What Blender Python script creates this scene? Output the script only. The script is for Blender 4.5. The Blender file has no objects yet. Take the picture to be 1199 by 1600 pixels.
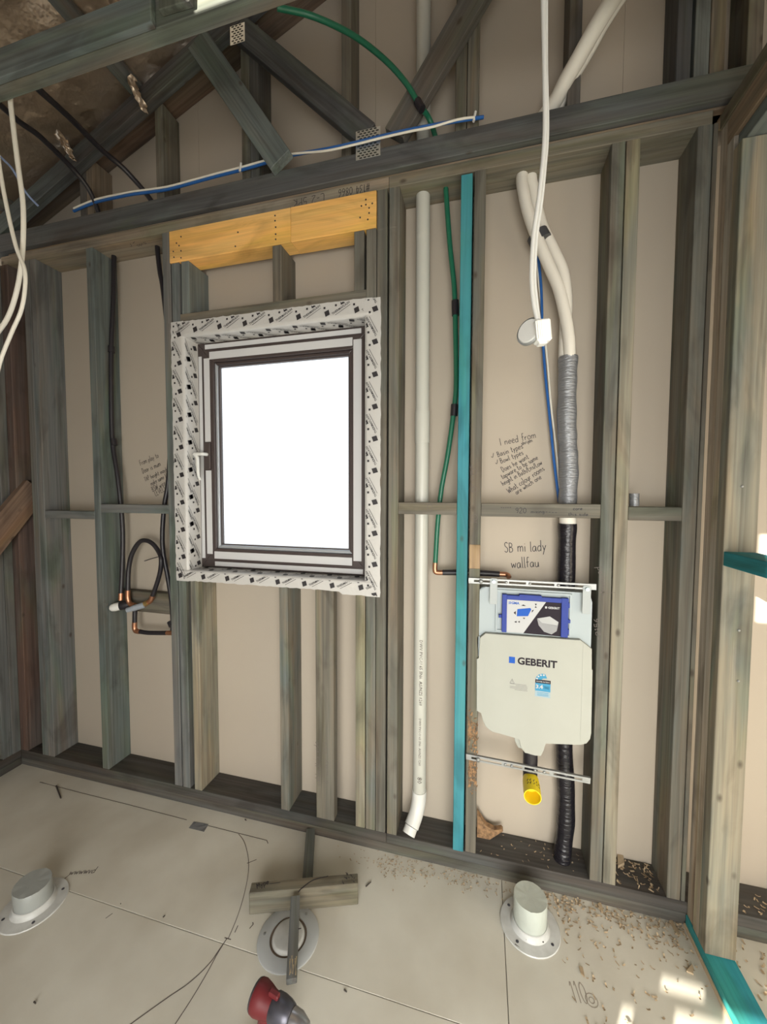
import bpy, bmesh, math, random
from mathutils import Vector, Matrix, Euler
random.seed(7)
C = bpy.context.scene.collection
SC = bpy.context.scene

# ------------------------------------------------------------------ camera
F_PX, YAW, PITCH, ROLL = 601.0, -0.25114, 0.04817, 0.00343
CAM = Vector((0.0, -1.62988, 1.63564))
_fw = Vector((math.sin(YAW)*math.cos(PITCH), math.cos(YAW)*math.cos(PITCH), -math.sin(PITCH)))
_rt = Vector((math.cos(YAW), -math.sin(YAW), 0))
_up = _rt.cross(_fw)
_r2 = _rt*math.cos(ROLL) + _up*math.sin(ROLL)
_u2 = _up*math.cos(ROLL) - _rt*math.sin(ROLL)
cd = bpy.data.cameras.new('camera')
cd.sensor_fit = 'HORIZONTAL'; cd.sensor_width = 36.0
cd.lens = F_PX*36.0/1199.0
cd.clip_start = 0.02
cam = bpy.data.objects.new('camera', cd); C.objects.link(cam)
M = Matrix((_r2, _u2, -_fw)).transposed().to_4x4(); M.translation = CAM
cam.matrix_world = M
SC.camera = cam

# ------------------------------------------------------------------ world, sun, added fill lamps, exposure
SC.view_settings.view_transform = 'Standard'
SC.view_settings.look = 'None'
SC.view_settings.gamma = 1.0
SC.view_settings.use_curve_mapping = False
SC.view_settings.exposure = -0.30
w = bpy.data.worlds.new('sky'); SC.world = w; w.use_nodes = True
bg = w.node_tree.nodes['Background']
bg.inputs[0].default_value = (0.90, 0.96, 1.0, 1); bg.inputs[1].default_value = 1.9
SUN = Vector((-.45, -.85, .28)).normalized()
sl = bpy.data.lights.new('sun', 'SUN'); sl.energy = 26.0; sl.angle = 0.004; sl.color = (1.0, .93, .80)
so = bpy.data.objects.new('sun', sl); C.objects.link(so)
so.rotation_euler = SUN.to_track_quat('Z', 'Y').to_euler()
def area_light(name, loc, target, sx, sy, power, col, spread=180):
    al = bpy.data.lights.new(name, 'AREA'); al.shape = 'RECTANGLE'; al.size = sx; al.size_y = sy
    al.energy = power; al.color = col; al.spread = math.radians(spread)
    o = bpy.data.objects.new(name, al); C.objects.link(o); o.location = loc
    o.rotation_euler = (Vector(loc)-Vector(target)).to_track_quat('Z', 'Y').to_euler()
area_light('rear_daylight_fill', (0.35, -3.1, 1.0), (0.0, 0.0, .45), 1.9, 1.7, 66, (1.0, .97, .90), 120)  # unseen area lamp added behind the camera as daylight fill
area_light('side_room_fill', (2.3, -1.2, 1.4), (0.9, 0.1, 1.0), 1.6, 2.0, 24, (1.0, .88, .70), 130)  # unseen area lamp added in the closed side room as fill

# ------------------------------------------------------------------ helpers
def ray(px, py):
    return _fw + _r2*((px-599.5)/F_PX) - _u2*((py-800.0)/F_PX)
def at(px, py, x=None, y=None, z=None):
    """the point of the building that is seen at a pixel of the photograph, on a plane of constant x, y or z"""
    d = ray(px, py)
    t = (x-CAM.x)/d.x if x is not None else (y-CAM.y)/d.y if y is not None else (z-CAM.z)/d.z
    return CAM + d*t

def mat(name, col, rough=.55, metal=0.0, noise=None, bump=0.0, bscale=60, bdist=.004, bvec=None, spec=None, alpha=None, coat=0):
    m = bpy.data.materials.new(name); m.use_nodes = True
    nt = m.node_tree; b = nt.nodes['Principled BSDF']
    b.inputs['Base Color'].default_value = (*col, 1); b.inputs['Roughness'].default_value = rough
    b.inputs['Metallic'].default_value = metal
    if spec is not None: b.inputs['Specular IOR Level'].default_value = spec
    if coat: b.inputs['Coat Weight'].default_value = coat
    if alpha is not None: b.inputs['Alpha'].default_value = alpha
    tc = nt.nodes.new('ShaderNodeTexCoord')
    if noise:
        sc, amt, col2 = noise
        n = nt.nodes.new('ShaderNodeTexNoise'); n.inputs['Scale'].default_value = sc; n.inputs['Detail'].default_value = 6
        nt.links.new(tc.outputs['Object'], n.inputs['Vector'])
        r = nt.nodes.new('ShaderNodeValToRGB'); r.color_ramp.elements[0].position = .38; r.color_ramp.elements[1].position = .68
        r.color_ramp.elements[0].color = (0, 0, 0, 1); r.color_ramp.elements[1].color = (amt, amt, amt, 1)
        nt.links.new(n.outputs['Fac'], r.inputs['Fac'])
        mx = nt.nodes.new('ShaderNodeMix'); mx.data_type = 'RGBA'
        mx.inputs['A'].default_value = (*col, 1); mx.inputs['B'].default_value = (*col2, 1)
        nt.links.new(r.outputs['Color'], mx.inputs['Factor']); nt.links.new(mx.outputs['Result'], b.inputs['Base Color'])
    if bump:
        n = nt.nodes.new('ShaderNodeTexNoise'); n.inputs['Scale'].default_value = bscale; n.inputs['Detail'].default_value = 4
        if bvec:
            vm = nt.nodes.new('ShaderNodeVectorMath'); vm.operation = 'MULTIPLY'; vm.inputs[1].default_value = bvec
            nt.links.new(tc.outputs['Object'], vm.inputs[0]); nt.links.new(vm.outputs[0], n.inputs['Vector'])
        else: nt.links.new(tc.outputs['Object'], n.inputs['Vector'])
        bp = nt.nodes.new('ShaderNodeBump'); bp.inputs['Strength'].default_value = bump; bp.inputs['Distance'].default_value = bdist
        nt.links.new(n.outputs['Fac'], bp.inputs['Height']); nt.links.new(bp.outputs['Normal'], b.inputs['Normal'])
    return m

def timber_material(name, stain=(.145, .178, .174), knots=True, contrast=1.0, rough=.7):
    """sawn pine: the object's own colour is the base tint, its alpha the amount of blue-green treatment stain"""
    m = bpy.data.materials.new(name); m.use_nodes = True; nt = m.node_tree; N = nt.nodes; L = nt.links
    b = N['Principled BSDF']; b.inputs['Roughness'].default_value = rough; b.inputs['Specular IOR Level'].default_value = .3
    tc = N.new('ShaderNodeTexCoord'); oi = N.new('ShaderNodeObjectInfo')
    off = N.new('ShaderNodeVectorMath'); off.operation = 'MULTIPLY'
    cx = N.new('ShaderNodeCombineXYZ')
    for i in range(3): L.new(oi.outputs['Random'], cx.inputs[i])
    L.new(cx.outputs[0], off.inputs[0]); off.inputs[1].default_value = (37, 53, 71)
    def coord(sx, sy):
        mul = N.new('ShaderNodeVectorMath'); mul.operation = 'MULTIPLY'; mul.inputs[1].default_value = (sx, sy, sy)
        L.new(tc.outputs['Object'], mul.inputs[0])
        ad = N.new('ShaderNodeVectorMath'); L.new(mul.outputs[0], ad.inputs[0]); L.new(off.outputs[0], ad.inputs[1])
        return ad.outputs[0]
    def noise(sx, sy, det, dist, lo, hi):
        n = N.new('ShaderNodeTexNoise'); n.inputs['Scale'].default_value = 1; n.inputs['Detail'].default_value = det
        n.inputs['Distortion'].default_value = dist; L.new(coord(sx, sy), n.inputs['Vector'])
        mr = N.new('ShaderNodeMapRange'); mr.inputs[1].default_value = lo; mr.inputs[2].default_value = hi
        L.new(n.outputs['Fac'], mr.inputs[0]); return mr.outputs[0], n.outputs['Fac']
    grain, graw = noise(1.6, 70, 4, .6, .35, .68)
    fine, _ = noise(5, 260, 2, 0, .3, .7)
    patch, _ = noise(1.7, 9, 3, .8, .42, .64)
    patch2, _ = noise(1.1, 14, 3, .5, .40, .66)
    def mix(fac, a, bb, mode='MIX'):
        mx = N.new('ShaderNodeMix'); mx.data_type = 'RGBA'; mx.blend_type = mode
        for nm, v in (('Factor', fac), ('A', a), ('B', bb)):
            if isinstance(v, (int, float)): mx.inputs[nm].default_value = v
            elif isinstance(v, tuple): mx.inputs[nm].default_value = v
            else: L.new(v, mx.inputs[nm])
        return mx.outputs['Result']
    def math_(op, a, bb):
        q = N.new('ShaderNodeMath'); q.operation = op
        for i, v in enumerate((a, bb)):
            if isinstance(v, (int, float)): q.inputs[i].default_value = v
            else: L.new(v, q.inputs[i])
        return q.outputs[0]
    base = oi.outputs['Color']
    warm = mix(math_('MULTIPLY', patch2, .45), base, mix(1.0, base, (1.35, 1.0, .74, 1), 'MULTIPLY'))
    st = math_('MULTIPLY', patch, oi.outputs['Alpha'])
    col = mix(st, warm, (*stain, 1))
    col = mix(math_('MULTIPLY', grain, .75*contrast), col, mix(1.0, col, (.52, .50, .50, 1), 'MULTIPLY'))
    col = mix(math_('MULTIPLY', fine, .25), col, mix(1.0, col, (.6, .6, .6, 1), 'MULTIPLY'))
    dirt, _ = noise(2.3, 7, 5, 1.2, .50, .66)
    col = mix(math_('MULTIPLY', dirt, .55), col, mix(1.0, col, (.46, .43, .42, 1), 'MULTIPLY'))
    green, _ = noise(1.4, 11, 3, .6, .52, .66)
    col = mix(math_('MULTIPLY', green, .35), col, mix(1.0, col, (.95, 1.12, .72, 1), 'MULTIPLY'))
    if knots:
        v = N.new('ShaderNodeTexVoronoi'); v.inputs['Scale'].default_value = 1.0; L.new(coord(4.2, 7.5), v.inputs['Vector'])
        mr = N.new('ShaderNodeMapRange'); mr.inputs[1].default_value = .03; mr.inputs[2].default_value = .085
        mr.inputs[3].default_value = .75; mr.inputs[4].default_value = 0
        L.new(v.outputs['Distance'], mr.inputs[0])
        col = mix(mr.outputs[0], col, (.055, .04, .03, 1))
    L.new(col, b.inputs['Base Color'])
    bp = N.new('ShaderNodeBump'); bp.inputs['Strength'].default_value = .25; bp.inputs['Distance'].default_value = .002
    L.new(graw, bp.inputs['Height']); L.new(bp.outputs['Normal'], b.inputs['Normal'])
    return m

MT = timber_material('treated_pine')
MTEAL = timber_material('turquoise_pine', stain=(.01, .22, .30), contrast=.5)
MLVL = timber_material('yellow_lvl', stain=(.96, .55, .14), knots=False, contrast=.5)
M_sheath = mat('wall_board', (.43, .375, .305), .8, noise=(1.3, .5, (.38, .325, .265)), bump=.05, bscale=200)
M_floor = mat('flooring_sheet', (.65, .63, .56), .65, noise=(3.0, .7, (.50, .465, .39)), bump=.04, bscale=90)
M_pvc = mat('white_pvc', (.50, .50, .45), .35)
M_lag = mat('white_lagging', (.70, .67, .60), .6, bump=.15, bscale=50)
M_white = mat('white_plastic', (.68, .68, .65), .35)
M_cream = mat('cream_cable', (.78, .75, .66), .4)
M_panel = mat('cistern_plastic', (.395, .405, .365), .65, noise=(6, .4, (.35, .355, .315)), spec=.2)
M_tank = mat('cistern_tank_plastic', (.36, .41, .425), .45, spec=.3)
M_bplas = mat('blue_plastic', (.028, .05, .26), .5, spec=.2)
M_bprint = mat('blue_print', (.015, .09, .42), .6, spec=.2)
M_dprint = mat('dark_print', (.025, .02, .027), .7, spec=.15)
M_wprint = mat('white_print', (.46, .47, .475), .6, spec=.2)
M_lprint = mat('cyan_print', (.05, .25, .42), .6, spec=.2)
M_pprint = mat('pale_print', (.30, .40, .45), .6, spec=.2)
M_ink = mat('marker_ink', (.025, .022, .025), .6)
M_pencil = mat('pencil', (.12, .10, .09), .7)
M_tab = mat('tab_plastic', (.33, .36, .36), .45)
M_steel = mat('galvanised_steel', (.36, .37, .365), .5, .55, noise=(30, .5, (.27, .28, .28)))
M_nail = mat('nail_plate_steel', (.7, .72, .72), .3, .9)
M_slot = mat('nail_plate_slot', (.03, .035, .035), .8)
M_copper = mat('copper', (.50, .25, .15), .38, .9)
M_black = mat('black_pipe', (.018, .016, .02), .4)
M_wrap = mat('black_wrap', (.012, .011, .015), .25, bump=.9, bscale=22, bvec=(1, 1, 4), bdist=.006)
M_duct = mat('grey_duct_tape', (.27, .28, .30), .30, .45, bump=1.0, bscale=24, bvec=(1.2, 1.2, 7), bdist=.006)
M_dark = mat('dark_tape', (.05, .05, .055), .5)
M_green = mat('green_pipe', (.015, .135, .075), .35)
M_blue = mat('blue_cable', (.02, .11, .36), .4)
M_yellow = mat('yellow_plastic', (.86, .66, .02), .35)
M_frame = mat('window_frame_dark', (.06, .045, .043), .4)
M_film = mat('window_film_grey', (.58, .58, .585), .45)
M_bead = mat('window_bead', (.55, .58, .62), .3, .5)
M_tape = mat('flashing_tape_white', (.53, .52, .50), .35, bump=.35, bscale=70)
M_red = mat('drill_red', (.125, .012, .016), .45, noise=(60, .5, (.11, .010, .013)))
M_gear = mat('drill_gearbox', (.10, .10, .125), .35, .6, noise=(50, .4, (.05, .05, .06)))
M_chuck = mat('drill_chuck', (.42, .42, .45), .28, .9)
M_cap = mat('grey_cap_tape', (.36, .38, .37), .4, .15, bump=.3, bscale=40)
M_flange = mat('flange_plastic', (.60, .61, .60), .35, noise=(25, .5, (.42, .42, .40)))
M_shave = mat('shaving_wood', (.50, .39, .26), .8, noise=(25, .8, (.33, .24, .15)))
M_debris = mat('dark_debris', (.06, .05, .045), .7)
M_foil = mat('foil_underlay', (.62, .50, .38), .36, .9, bump=.8, bscale=7, bdist=.03)
M_frit = mat('torn_wood', (.34, .20, .10), .9, noise=(60, .8, (.08, .05, .03)), bump=1.0, bscale=70)

def glass_mat():
    m = bpy.data.materials.new('pane_glass'); m.use_nodes = True; nt = m.node_tree
    for n in list(nt.nodes): nt.nodes.remove(n)
    o = nt.nodes.new('ShaderNodeOutputMaterial'); t = nt.nodes.new('ShaderNodeBsdfTransparent')
    g = nt.nodes.new('ShaderNodeBsdfGlossy'); g.inputs['Roughness'].default_value = .02
    mx = nt.nodes.new('ShaderNodeMixShader'); mx.inputs[0].default_value = .06
    nt.links.new(t.outputs[0], mx.inputs[1]); nt.links.new(g.outputs[0], mx.inputs[2]); nt.links.new(mx.outputs[0], o.inputs[0])
    return m
M_glass = glass_mat()

def link(o, parent=None):
    C.objects.link(o)
    if parent is not None:
        o.parent = parent
        o.matrix_parent_inverse = WM[parent.name].inverted() if parent.name in WM else Matrix()
    return o
WM = {}
def obj(name, bm, m, parent=None, mw=None, label=None, smooth=False, color=None):
    bmesh.ops.recalc_face_normals(bm, faces=bm.faces)
    me = bpy.data.meshes.new(name); bm.to_mesh(me); bm.free()
    for mm in (m if isinstance(m, (list, tuple)) else [m]): me.materials.append(mm)
    if smooth:
        me.polygons.foreach_set('use_smooth', [True]*len(me.polygons))
        me.set_sharp_from_angle(angle=math.radians(40))
    o = bpy.data.objects.new(name, me); link(o, parent)
    if mw is not None: o.matrix_world = mw
    WM[o.name] = mw.copy() if mw is not None else Matrix()
    if mw is not None and parent is not None:
        o.matrix_parent_inverse = WM[parent.name].inverted(); o.matrix_basis = mw
    if label: o['label'] = label
    if color: o.color = color
    return o
def empty(name, loc, label=None, cat=None, group=None, kind=None):
    o = bpy.data.objects.new(name, None); C.objects.link(o); o.location = loc; o.empty_display_size = .05
    WM[o.name] = Matrix.Translation(Vector(loc))
    return tag(o, label, cat, group, kind)
def tag(o, label=None, cat=None, group=None, kind=None):
    for k, v in (('label', label), ('category', cat), ('group', group), ('kind', kind)):
        if v: o[k] = v
    return o
def add_box(bm, lo, hi, bev=0, mi=0):
    lo, hi = Vector(lo), Vector(hi)
    vs = [bm.verts.new((x, y, z)) for x in (lo.x, hi.x) for y in (lo.y, hi.y) for z in (lo.z, hi.z)]
    fs = [bm.faces.new([vs[i] for i in q]) for q in ((0, 1, 3, 2), (4, 6, 7, 5), (0, 4, 5, 1), (2, 3, 7, 6), (0, 2, 6, 4), (1, 5, 7, 3))]
    for f in fs: f.material_index = mi
    if bev:
        es = list({e for f in fs for e in f.edges})
        bmesh.ops.bevel(bm, geom=es, offset=bev, segments=1, affect='EDGES', profile=.5)
    return fs
def box(name, lo, hi, m, parent=None, bev=.0015, label=None):
    lo, hi = Vector(lo), Vector(hi); c = (lo+hi)/2
    bm = bmesh.new(); add_box(bm, lo-c, hi-c, bev)
    return obj(name, bm, m, parent, Matrix.Translation(c), label)
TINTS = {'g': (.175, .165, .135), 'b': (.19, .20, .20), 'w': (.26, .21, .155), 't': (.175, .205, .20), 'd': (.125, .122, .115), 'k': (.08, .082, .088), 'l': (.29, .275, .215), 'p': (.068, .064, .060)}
def board(name, p0, p1, wv, hv, parent=None, tint='g', stain=.6, m=None, bev=.002, label=None, cut0=None, cut1=None):
    """a length of timber from p0 to p1 (centres of its ends); wv, hv = half-width and half-height vectors.
    Local X runs along the grain.  cut0/cut1 shear the end faces: shift of x per unit of local z."""
    p0, p1, wv, hv = Vector(p0), Vector(p1), Vector(wv), Vector(hv)
    d = (p1-p0); ln = d.length; d.normalize()
    y = wv.normalized(); zz = hv.normalized()
    mw = Matrix((d, y, zz)).transposed().to_4x4(); mw.translation = (p0+p1)/2
    bm = bmesh.new(); fs = add_box(bm, (-ln/2, -wv.length, -hv.length), (ln/2, wv.length, hv.length), 0)
    for v in bm.verts:
        c = cut0 if v.co.x < 0 else cut1
        if c: v.co.x += c*v.co.z
    if bev: bmesh.ops.bevel(bm, geom=list(bm.edges), offset=bev, segments=1, affect='EDGES', profile=.5)
    t = TINTS[tint] if isinstance(tint, str) else tint
    j = random.uniform(.88, 1.12)
    return obj(name, bm, m or MT, parent, mw, label, color=(t[0]*j, t[1]*j, t[2]*j, stain))
def board_box(name, lo, hi, parent=None, tint='g', stain=.6, **k):
    lo, hi = Vector(lo), Vector(hi); c = (lo+hi)/2; h = (hi-lo)/2
    ax = max(range(3), key=lambda i: h[i]); e = [Vector((1, 0, 0)), Vector((0, 1, 0)), Vector((0, 0, 1))]
    a, b = (ax+1) % 3, (ax+2) % 3
    return board(name, c-e[ax]*h[ax], c+e[ax]*h[ax], e[a]*h[a], e[b]*h[b], parent, tint, stain, **k)

def smooth_path(pts, n=6):
    P = [Vector(p) for p in pts]
    if len(P) < 3: return P
    out = []
    for i in range(len(P)-1):
        a, b, c, d = P[max(i-1, 0)], P[i], P[i+1], P[min(i+2, len(P)-1)]
        for k in range(n):
            t = k/n
            out.append(.5*((2*b)+(c-a)*t+(2*a-5*b+4*c-d)*t*t+(3*b-a-3*c+d)*t**3))
    out.append(P[-1]); return out
def add_tube(bm, pts, r, seg=10, cap=True, mi=0, smooth=6, hollow=0):
    P = smooth_path(pts, smooth) if smooth else [Vector(p) for p in pts]
    rr = r if callable(r) else (lambda t: r)
    T = [(P[min(i+1, len(P)-1)]-P[max(i-1, 0)]).normalized() for i in range(len(P))]
    n = T[0].orthogonal().normalized(); rings = []
    for i, p in enumerate(P):
        if i: n = (n - T[i]*n.dot(T[i])).normalized()
        bt = T[i].cross(n); q = rr(i/(len(P)-1))
        rings.append([bm.verts.new(p+(n*math.cos(a)+bt*math.sin(a))*q) for a in [2*math.pi*k/seg for k in range(seg)]])
    for A, B in zip(rings, rings[1:]):
        for k in range(seg):
            f = bm.faces.new((A[k], A[(k+1) % seg], B[(k+1) % seg], B[k])); f.material_index = mi; f.smooth = True
    if cap:
        for R in (rings[0], rings[-1]):
            f = bm.faces.new(R); f.material_index = mi
    return rings
def tube(name, pts, r, m, parent=None, seg=10, smooth=6, label=None, cap=True):
    bm = bmesh.new(); add_tube(bm, pts, r, seg, cap, 0, smooth)
    return obj(name, bm, m, parent, label=label, smooth=True)
def add_lathe(bm, prof, o=(0, 0, 0), ax=(0, 0, 1), seg=32, mi=0):
    """prof: (radius, height) pairs; closed at the axis where radius is 0"""
    ax = Vector(ax).normalized(); n = ax.orthogonal().normalized(); b = ax.cross(n); o = Vector(o); rings = []
    for r, h in prof:
        if r < 1e-6: rings.append([bm.verts.new(o+ax*h)])
        else: rings.append([bm.verts.new(o+ax*h+(n*math.cos(2*math.pi*k/seg)+b*math.sin(2*math.pi*k/seg))*r) for k in range(seg)])
    for A, B in zip(rings, rings[1:]):
        for k in range(seg):
            k2 = (k+1) % seg
            if len(A) == 1 and len(B) == 1: continue
            if len(A) == 1: vs = (A[0], B[k], B[k2])
            elif len(B) == 1: vs = (A[k], A[k2], B[0])
            else: vs = (A[k], A[k2], B[k2], B[k])
            f = bm.faces.new(vs); f.material_index = mi; f.smooth = True
def lathe(name, prof, m, parent=None, o=(0, 0, 0), ax=(0, 0, 1), seg=32, label=None):
    bm = bmesh.new(); add_lathe(bm, prof, o, ax, seg)
    return obj(name, bm, m, parent, label=label, smooth=True)
def add_prism(bm, outline, y0, y1, mi=0, bev=0):
    """outline in (x, z); extruded from y0 (front) to y1 (back)"""
    A = [bm.verts.new((x, y0, z)) for x, z in outline]; B = [bm.verts.new((x, y1, z)) for x, z in outline]
    fs = [bm.faces.new(A), bm.faces.new(B[::-1])]
    n = len(A)
    for i in range(n): fs.append(bm.faces.new((A[i], B[i], B[(i+1) % n], A[(i+1) % n])))
    for f in fs: f.material_index = mi
    if bev: bmesh.ops.bevel(bm, geom=list(fs[0].edges), offset=bev, segments=2, affect='EDGES', profile=.5)
    return fs
def prism(name, outline, y0, y1, m, parent=None, bev=0, label=None):
    bm = bmesh.new(); add_prism(bm, outline, y0, y1, 0, bev); return obj(name, bm, m, parent, label=label)

# ------------------------------------------------------------------ handwriting (single strokes) and printed letters
G = {}
def gl(ch, w, *st): G[ch] = (w, [[(a, b) for a, b in s] for s in st])
_o = [(.25, .5), (.08, .42), (.03, .22), (.12, .02), (.28, 0), (.4, .12), (.42, .34), (.3, .49), (.25, .5)]
gl('a', .5, [(.4, .42), (.25, .5), (.06, .36), (.04, .12), (.16, 0), (.32, .1), (.41, .46), (.41, .1), (.48, 0)])
gl('b', .48, [(.06, 1), (.05, 0)], [(.05, .3), (.22, .5), (.4, .36), (.38, .1), (.2, 0), (.05, .08)])
gl('c', .42, [(.38, .42), (.22, .5), (.05, .32), (.06, .1), (.2, 0), (.38, .08)])
gl('d', .5, [(.4, .4), (.22, .5), (.05, .32), (.06, .08), (.2, 0), (.4, .14)], [(.42, 1), (.41, 0)])
gl('e', .45, [(.05, .25), (.4, .3), (.34, .47), (.2, .5), (.05, .32), (.07, .1), (.22, 0), (.4, .08)])
gl('f', .38, [(.36, .95), (.22, 1), (.15, .8), (.14, 0)], [(.02, .5), (.32, .54)])
gl('g', .48, [(.4, .42), (.22, .5), (.05, .34), (.1, .1), (.3, .1), (.41, .45), (.4, -.2), (.26, -.34), (.06, -.26)])
gl('h', .48, [(.06, 1), (.05, 0)], [(.05, .3), (.22, .5), (.36, .42), (.38, 0)])
gl('i', .2, [(.09, .5), (.1, 0)], [(.09, .7), (.11, .74)])
gl('j', .25, [(.16, .5), (.14, -.2), (.02, -.3)], [(.16, .7), (.18, .74)])
gl('k', .45, [(.05, 1), (.05, 0)], [(.36, .5), (.06, .22), (.38, 0)])
gl('l', .2, [(.09, 1), (.08, .05), (.16, 0)])
gl('m', .7, [(.05, .5), (.05, 0)], [(.05, .32), (.2, .5), (.32, .4), (.32, 0)], [(.32, .32), (.48, .5), (.6, .4), (.61, 0)])
gl('n', .48, [(.05, .5), (.05, 0)], [(.05, .3), (.22, .5), (.37, .4), (.38, 0)])
gl('o', .47, _o)
gl('p', .48, [(.06, .5), (.04, -.34)], [(.06, .36), (.24, .5), (.4, .34), (.36, .08), (.2, .02), (.05, .12)])
gl('r', .36, [(.05, .5), (.06, 0)], [(.06, .28), (.18, .46), (.32, .48)])
gl('s', .4, [(.34, .44), (.2, .5), (.07, .4), (.2, .27), (.34, .16), (.26, .01), (.06, .05)])
gl('t', .36, [(.16, .9), (.14, .08), (.24, 0), (.33, .06)], [(.02, .56), (.32, .6)])
gl('u', .48, [(.05, .5), (.06, .12), (.18, 0), (.34, .1), (.4, .5)], [(.4, .5), (.42, 0)])
gl('v', .42, [(.03, .5), (.18, 0), (.37, .5)])
gl('w', .62, [(.03, .5), (.15, 0), (.29, .4), (.42, 0), (.57, .5)])
gl('x', .42, [(.04, .5), (.36, 0)], [(.36, .5), (.03, 0)])
gl('y', .45, [(.04, .5), (.2, .08)], [(.4, .5), (.2, .06), (.06, -.32)])
gl('A', .55, [(.02, 0), (.25, 1), (.48, 0)], [(.1, .36), (.4, .36)])
gl('B', .52, [(.06, 1), (.06, 0)], [(.06, .98), (.34, .9), (.34, .6), (.08, .53), (.4, .42), (.38, .08), (.06, 0)])
gl('D', .56, [(.07, 1), (.07, 0), (.34, .1), (.46, .5), (.34, .9), (.05, 1)])
gl('E', .45, [(.4, 1), (.06, 1), (.06, 0), (.42, 0)], [(.06, .52), (.34, .52)])
gl('F', .45, [(.42, 1), (.06, .97), (.05, 0)], [(.05, .52), (.34, .54)])
gl('I', .25, [(.1, 1), (.11, 0)])
gl('K', .5, [(.06, 1), (.06, 0)], [(.4, 1), (.07, .45), (.44, 0)])
gl('L', .42, [(.07, 1), (.06, .02), (.4, 0)])
gl('M', .66, [(.04, 0), (.1, 1), (.3, .35), (.52, 1), (.58, 0)])
gl('N', .56, [(.06, 0), (.07, 1), (.42, 0), (.44, 1)])
gl('P', .48, [(.07, 0), (.07, 1), (.36, .92), (.38, .6), (.08, .5)])
gl('S', .48, [(.42, .86), (.26, 1), (.08, .84), (.14, .6), (.36, .42), (.4, .14), (.22, 0), (.04, .12)])
gl('T', .48, [(.02, .98), (.46, 1)], [(.24, 1), (.23, 0)])
gl('W', .72, [(.03, 1), (.18, 0), (.35, .75), (.5, 0), (.68, 1)])
gl('0', .48, [(.24, 1), (.06, .75), (.06, .25), (.22, 0), (.4, .22), (.42, .74), (.24, 1)])
gl('1', .28, [(.04, .8), (.16, 1), (.16, 0)])
gl('2', .48, [(.05, .8), (.2, 1), (.4, .82), (.3, .45), (.04, 0), (.44, .02)])
gl('3', .46, [(.06, .92), (.26, 1), (.38, .78), (.18, .54), (.4, .34), (.3, .02), (.04, .08)])
gl('4', .48, [(.32, 0), (.33, 1), (.04, .36), (.44, .36)])
gl('5', .46, [(.4, 1), (.1, .98), (.07, .56), (.3, .6), (.4, .3), (.26, .02), (.04, .06)])
gl('6', .46, [(.36, 1), (.12, .6), (.06, .22), (.2, 0), (.38, .18), (.3, .46), (.08, .34)])
gl('8', .46, [(.22, .54), (.06, .76), (.22, 1), (.38, .78), (.06, .26), (.22, 0), (.4, .24), (.22, .54)])
gl('9', .46, [(.38, .7), (.2, .5), (.06, .74), (.2, 1), (.38, .84), (.36, .3), (.24, 0)])
gl('#', .55, [(.18, 1), (.1, 0)], [(.4, 1), (.32, 0)], [(.03, .66), (.5, .7)], [(.01, .32), (.48, .36)])
gl('-', .4, [(.05, .42), (.33, .44)])
gl('/', .35, [(.02, -.1), (.3, 1)])
gl('^', .4, [(.0, .3), (.12, .05), (.34, .75)])
gl('V', .52, [(.03, 1), (.24, 0), (.47, 1)])
gl('z', .42, [(.04, .5), (.36, .5), (.04, 0), (.38, 0)])
gl(' ', .34)
def add_ribbon(bm, pts, wd, nrm):
    nrm = Vector(nrm); P = [Vector(p) for p in pts]; L, R = [], []
    for i, p in enumerate(P):
        t = (P[min(i+1, len(P)-1)]-P[max(i-1, 0)])
        if t.length < 1e-9: t = Vector((1, 0, 0))
        s = t.normalized().cross(nrm)*wd/2
        L.append(bm.verts.new(p+s)); R.append(bm.verts.new(p-s))
    for i in range(len(P)-1): bm.faces.new((L[i], L[i+1], R[i+1], R[i]))
def add_writing(bm, text, A, B, height, nrm, wd, up=None):
    """text from point A to point B on the plane with normal nrm"""
    A, B, nrm = Vector(A), Vector(B), Vector(nrm)
    u = (B-A).normalized(); v = nrm.cross(u) if up is None else Vector(up)
    tot = sum(G[c][0]+.07 for c in text); s = (B-A).length/tot; x = 0
    for c in text:
        wch, strokes = G[c]; ja, jb = random.uniform(.92, 1.08), random.uniform(-.03, .03)
        for st in strokes:
            pp = smooth_path([A+u*((x+a)*s)+v*((b*ja+jb)*height) for a, b in st], 3)
            add_ribbon(bm, pp, wd, nrm)
        x += wch+.07
def text_faces(txt, size, bold=0.0, res=2):
    """printed letters: triangles of the built-in face in 2-D, origin at lower left"""
    cu = bpy.data.curves.new('lettering', 'FONT'); cu.body = txt; cu.size = size; cu.resolution_u = res; cu.offset = bold
    o = bpy.data.objects.new('lettering', cu); C.objects.link(o)
    dg = bpy.context.evaluated_depsgraph_get(); dg.update()
    me = o.evaluated_get(dg).to_mesh()
    vs = [(v.co.x, v.co.y) for v in me.vertices]; fs = [tuple(p.vertices) for p in me.polygons]
    o.evaluated_get(dg).to_mesh_clear(); bpy.data.objects.remove(o); bpy.data.curves.remove(cu)
    return vs, fs
def add_print(bm, tf, o, u, v, mi=0, width=None, clip=None):
    vs, fs = tf; o, u, v = Vector(o), Vector(u), Vector(v)
    x0 = min(a for a, b in vs); x1 = max(a for a, b in vs); s = 1 if width is None else width/(x1-x0)
    nv = {}
    for f in fs:
        pts = [o+u*((vs[i][0]-(x0 if width else 0))*s)+v*(vs[i][1]*s) for i in f]
        if clip and not all(clip(p) for p in pts): continue
        for i, p in zip(f, pts):
            if i not in nv: nv[i] = bm.verts.new(p)
        try: bm.faces.new([nv[i] for i in f]).material_index = mi
        except ValueError: pass
def add_poly(bm, pts, mi=0):
    bm.faces.new([bm.verts.new(p) for p in pts]).material_index = mi

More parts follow.
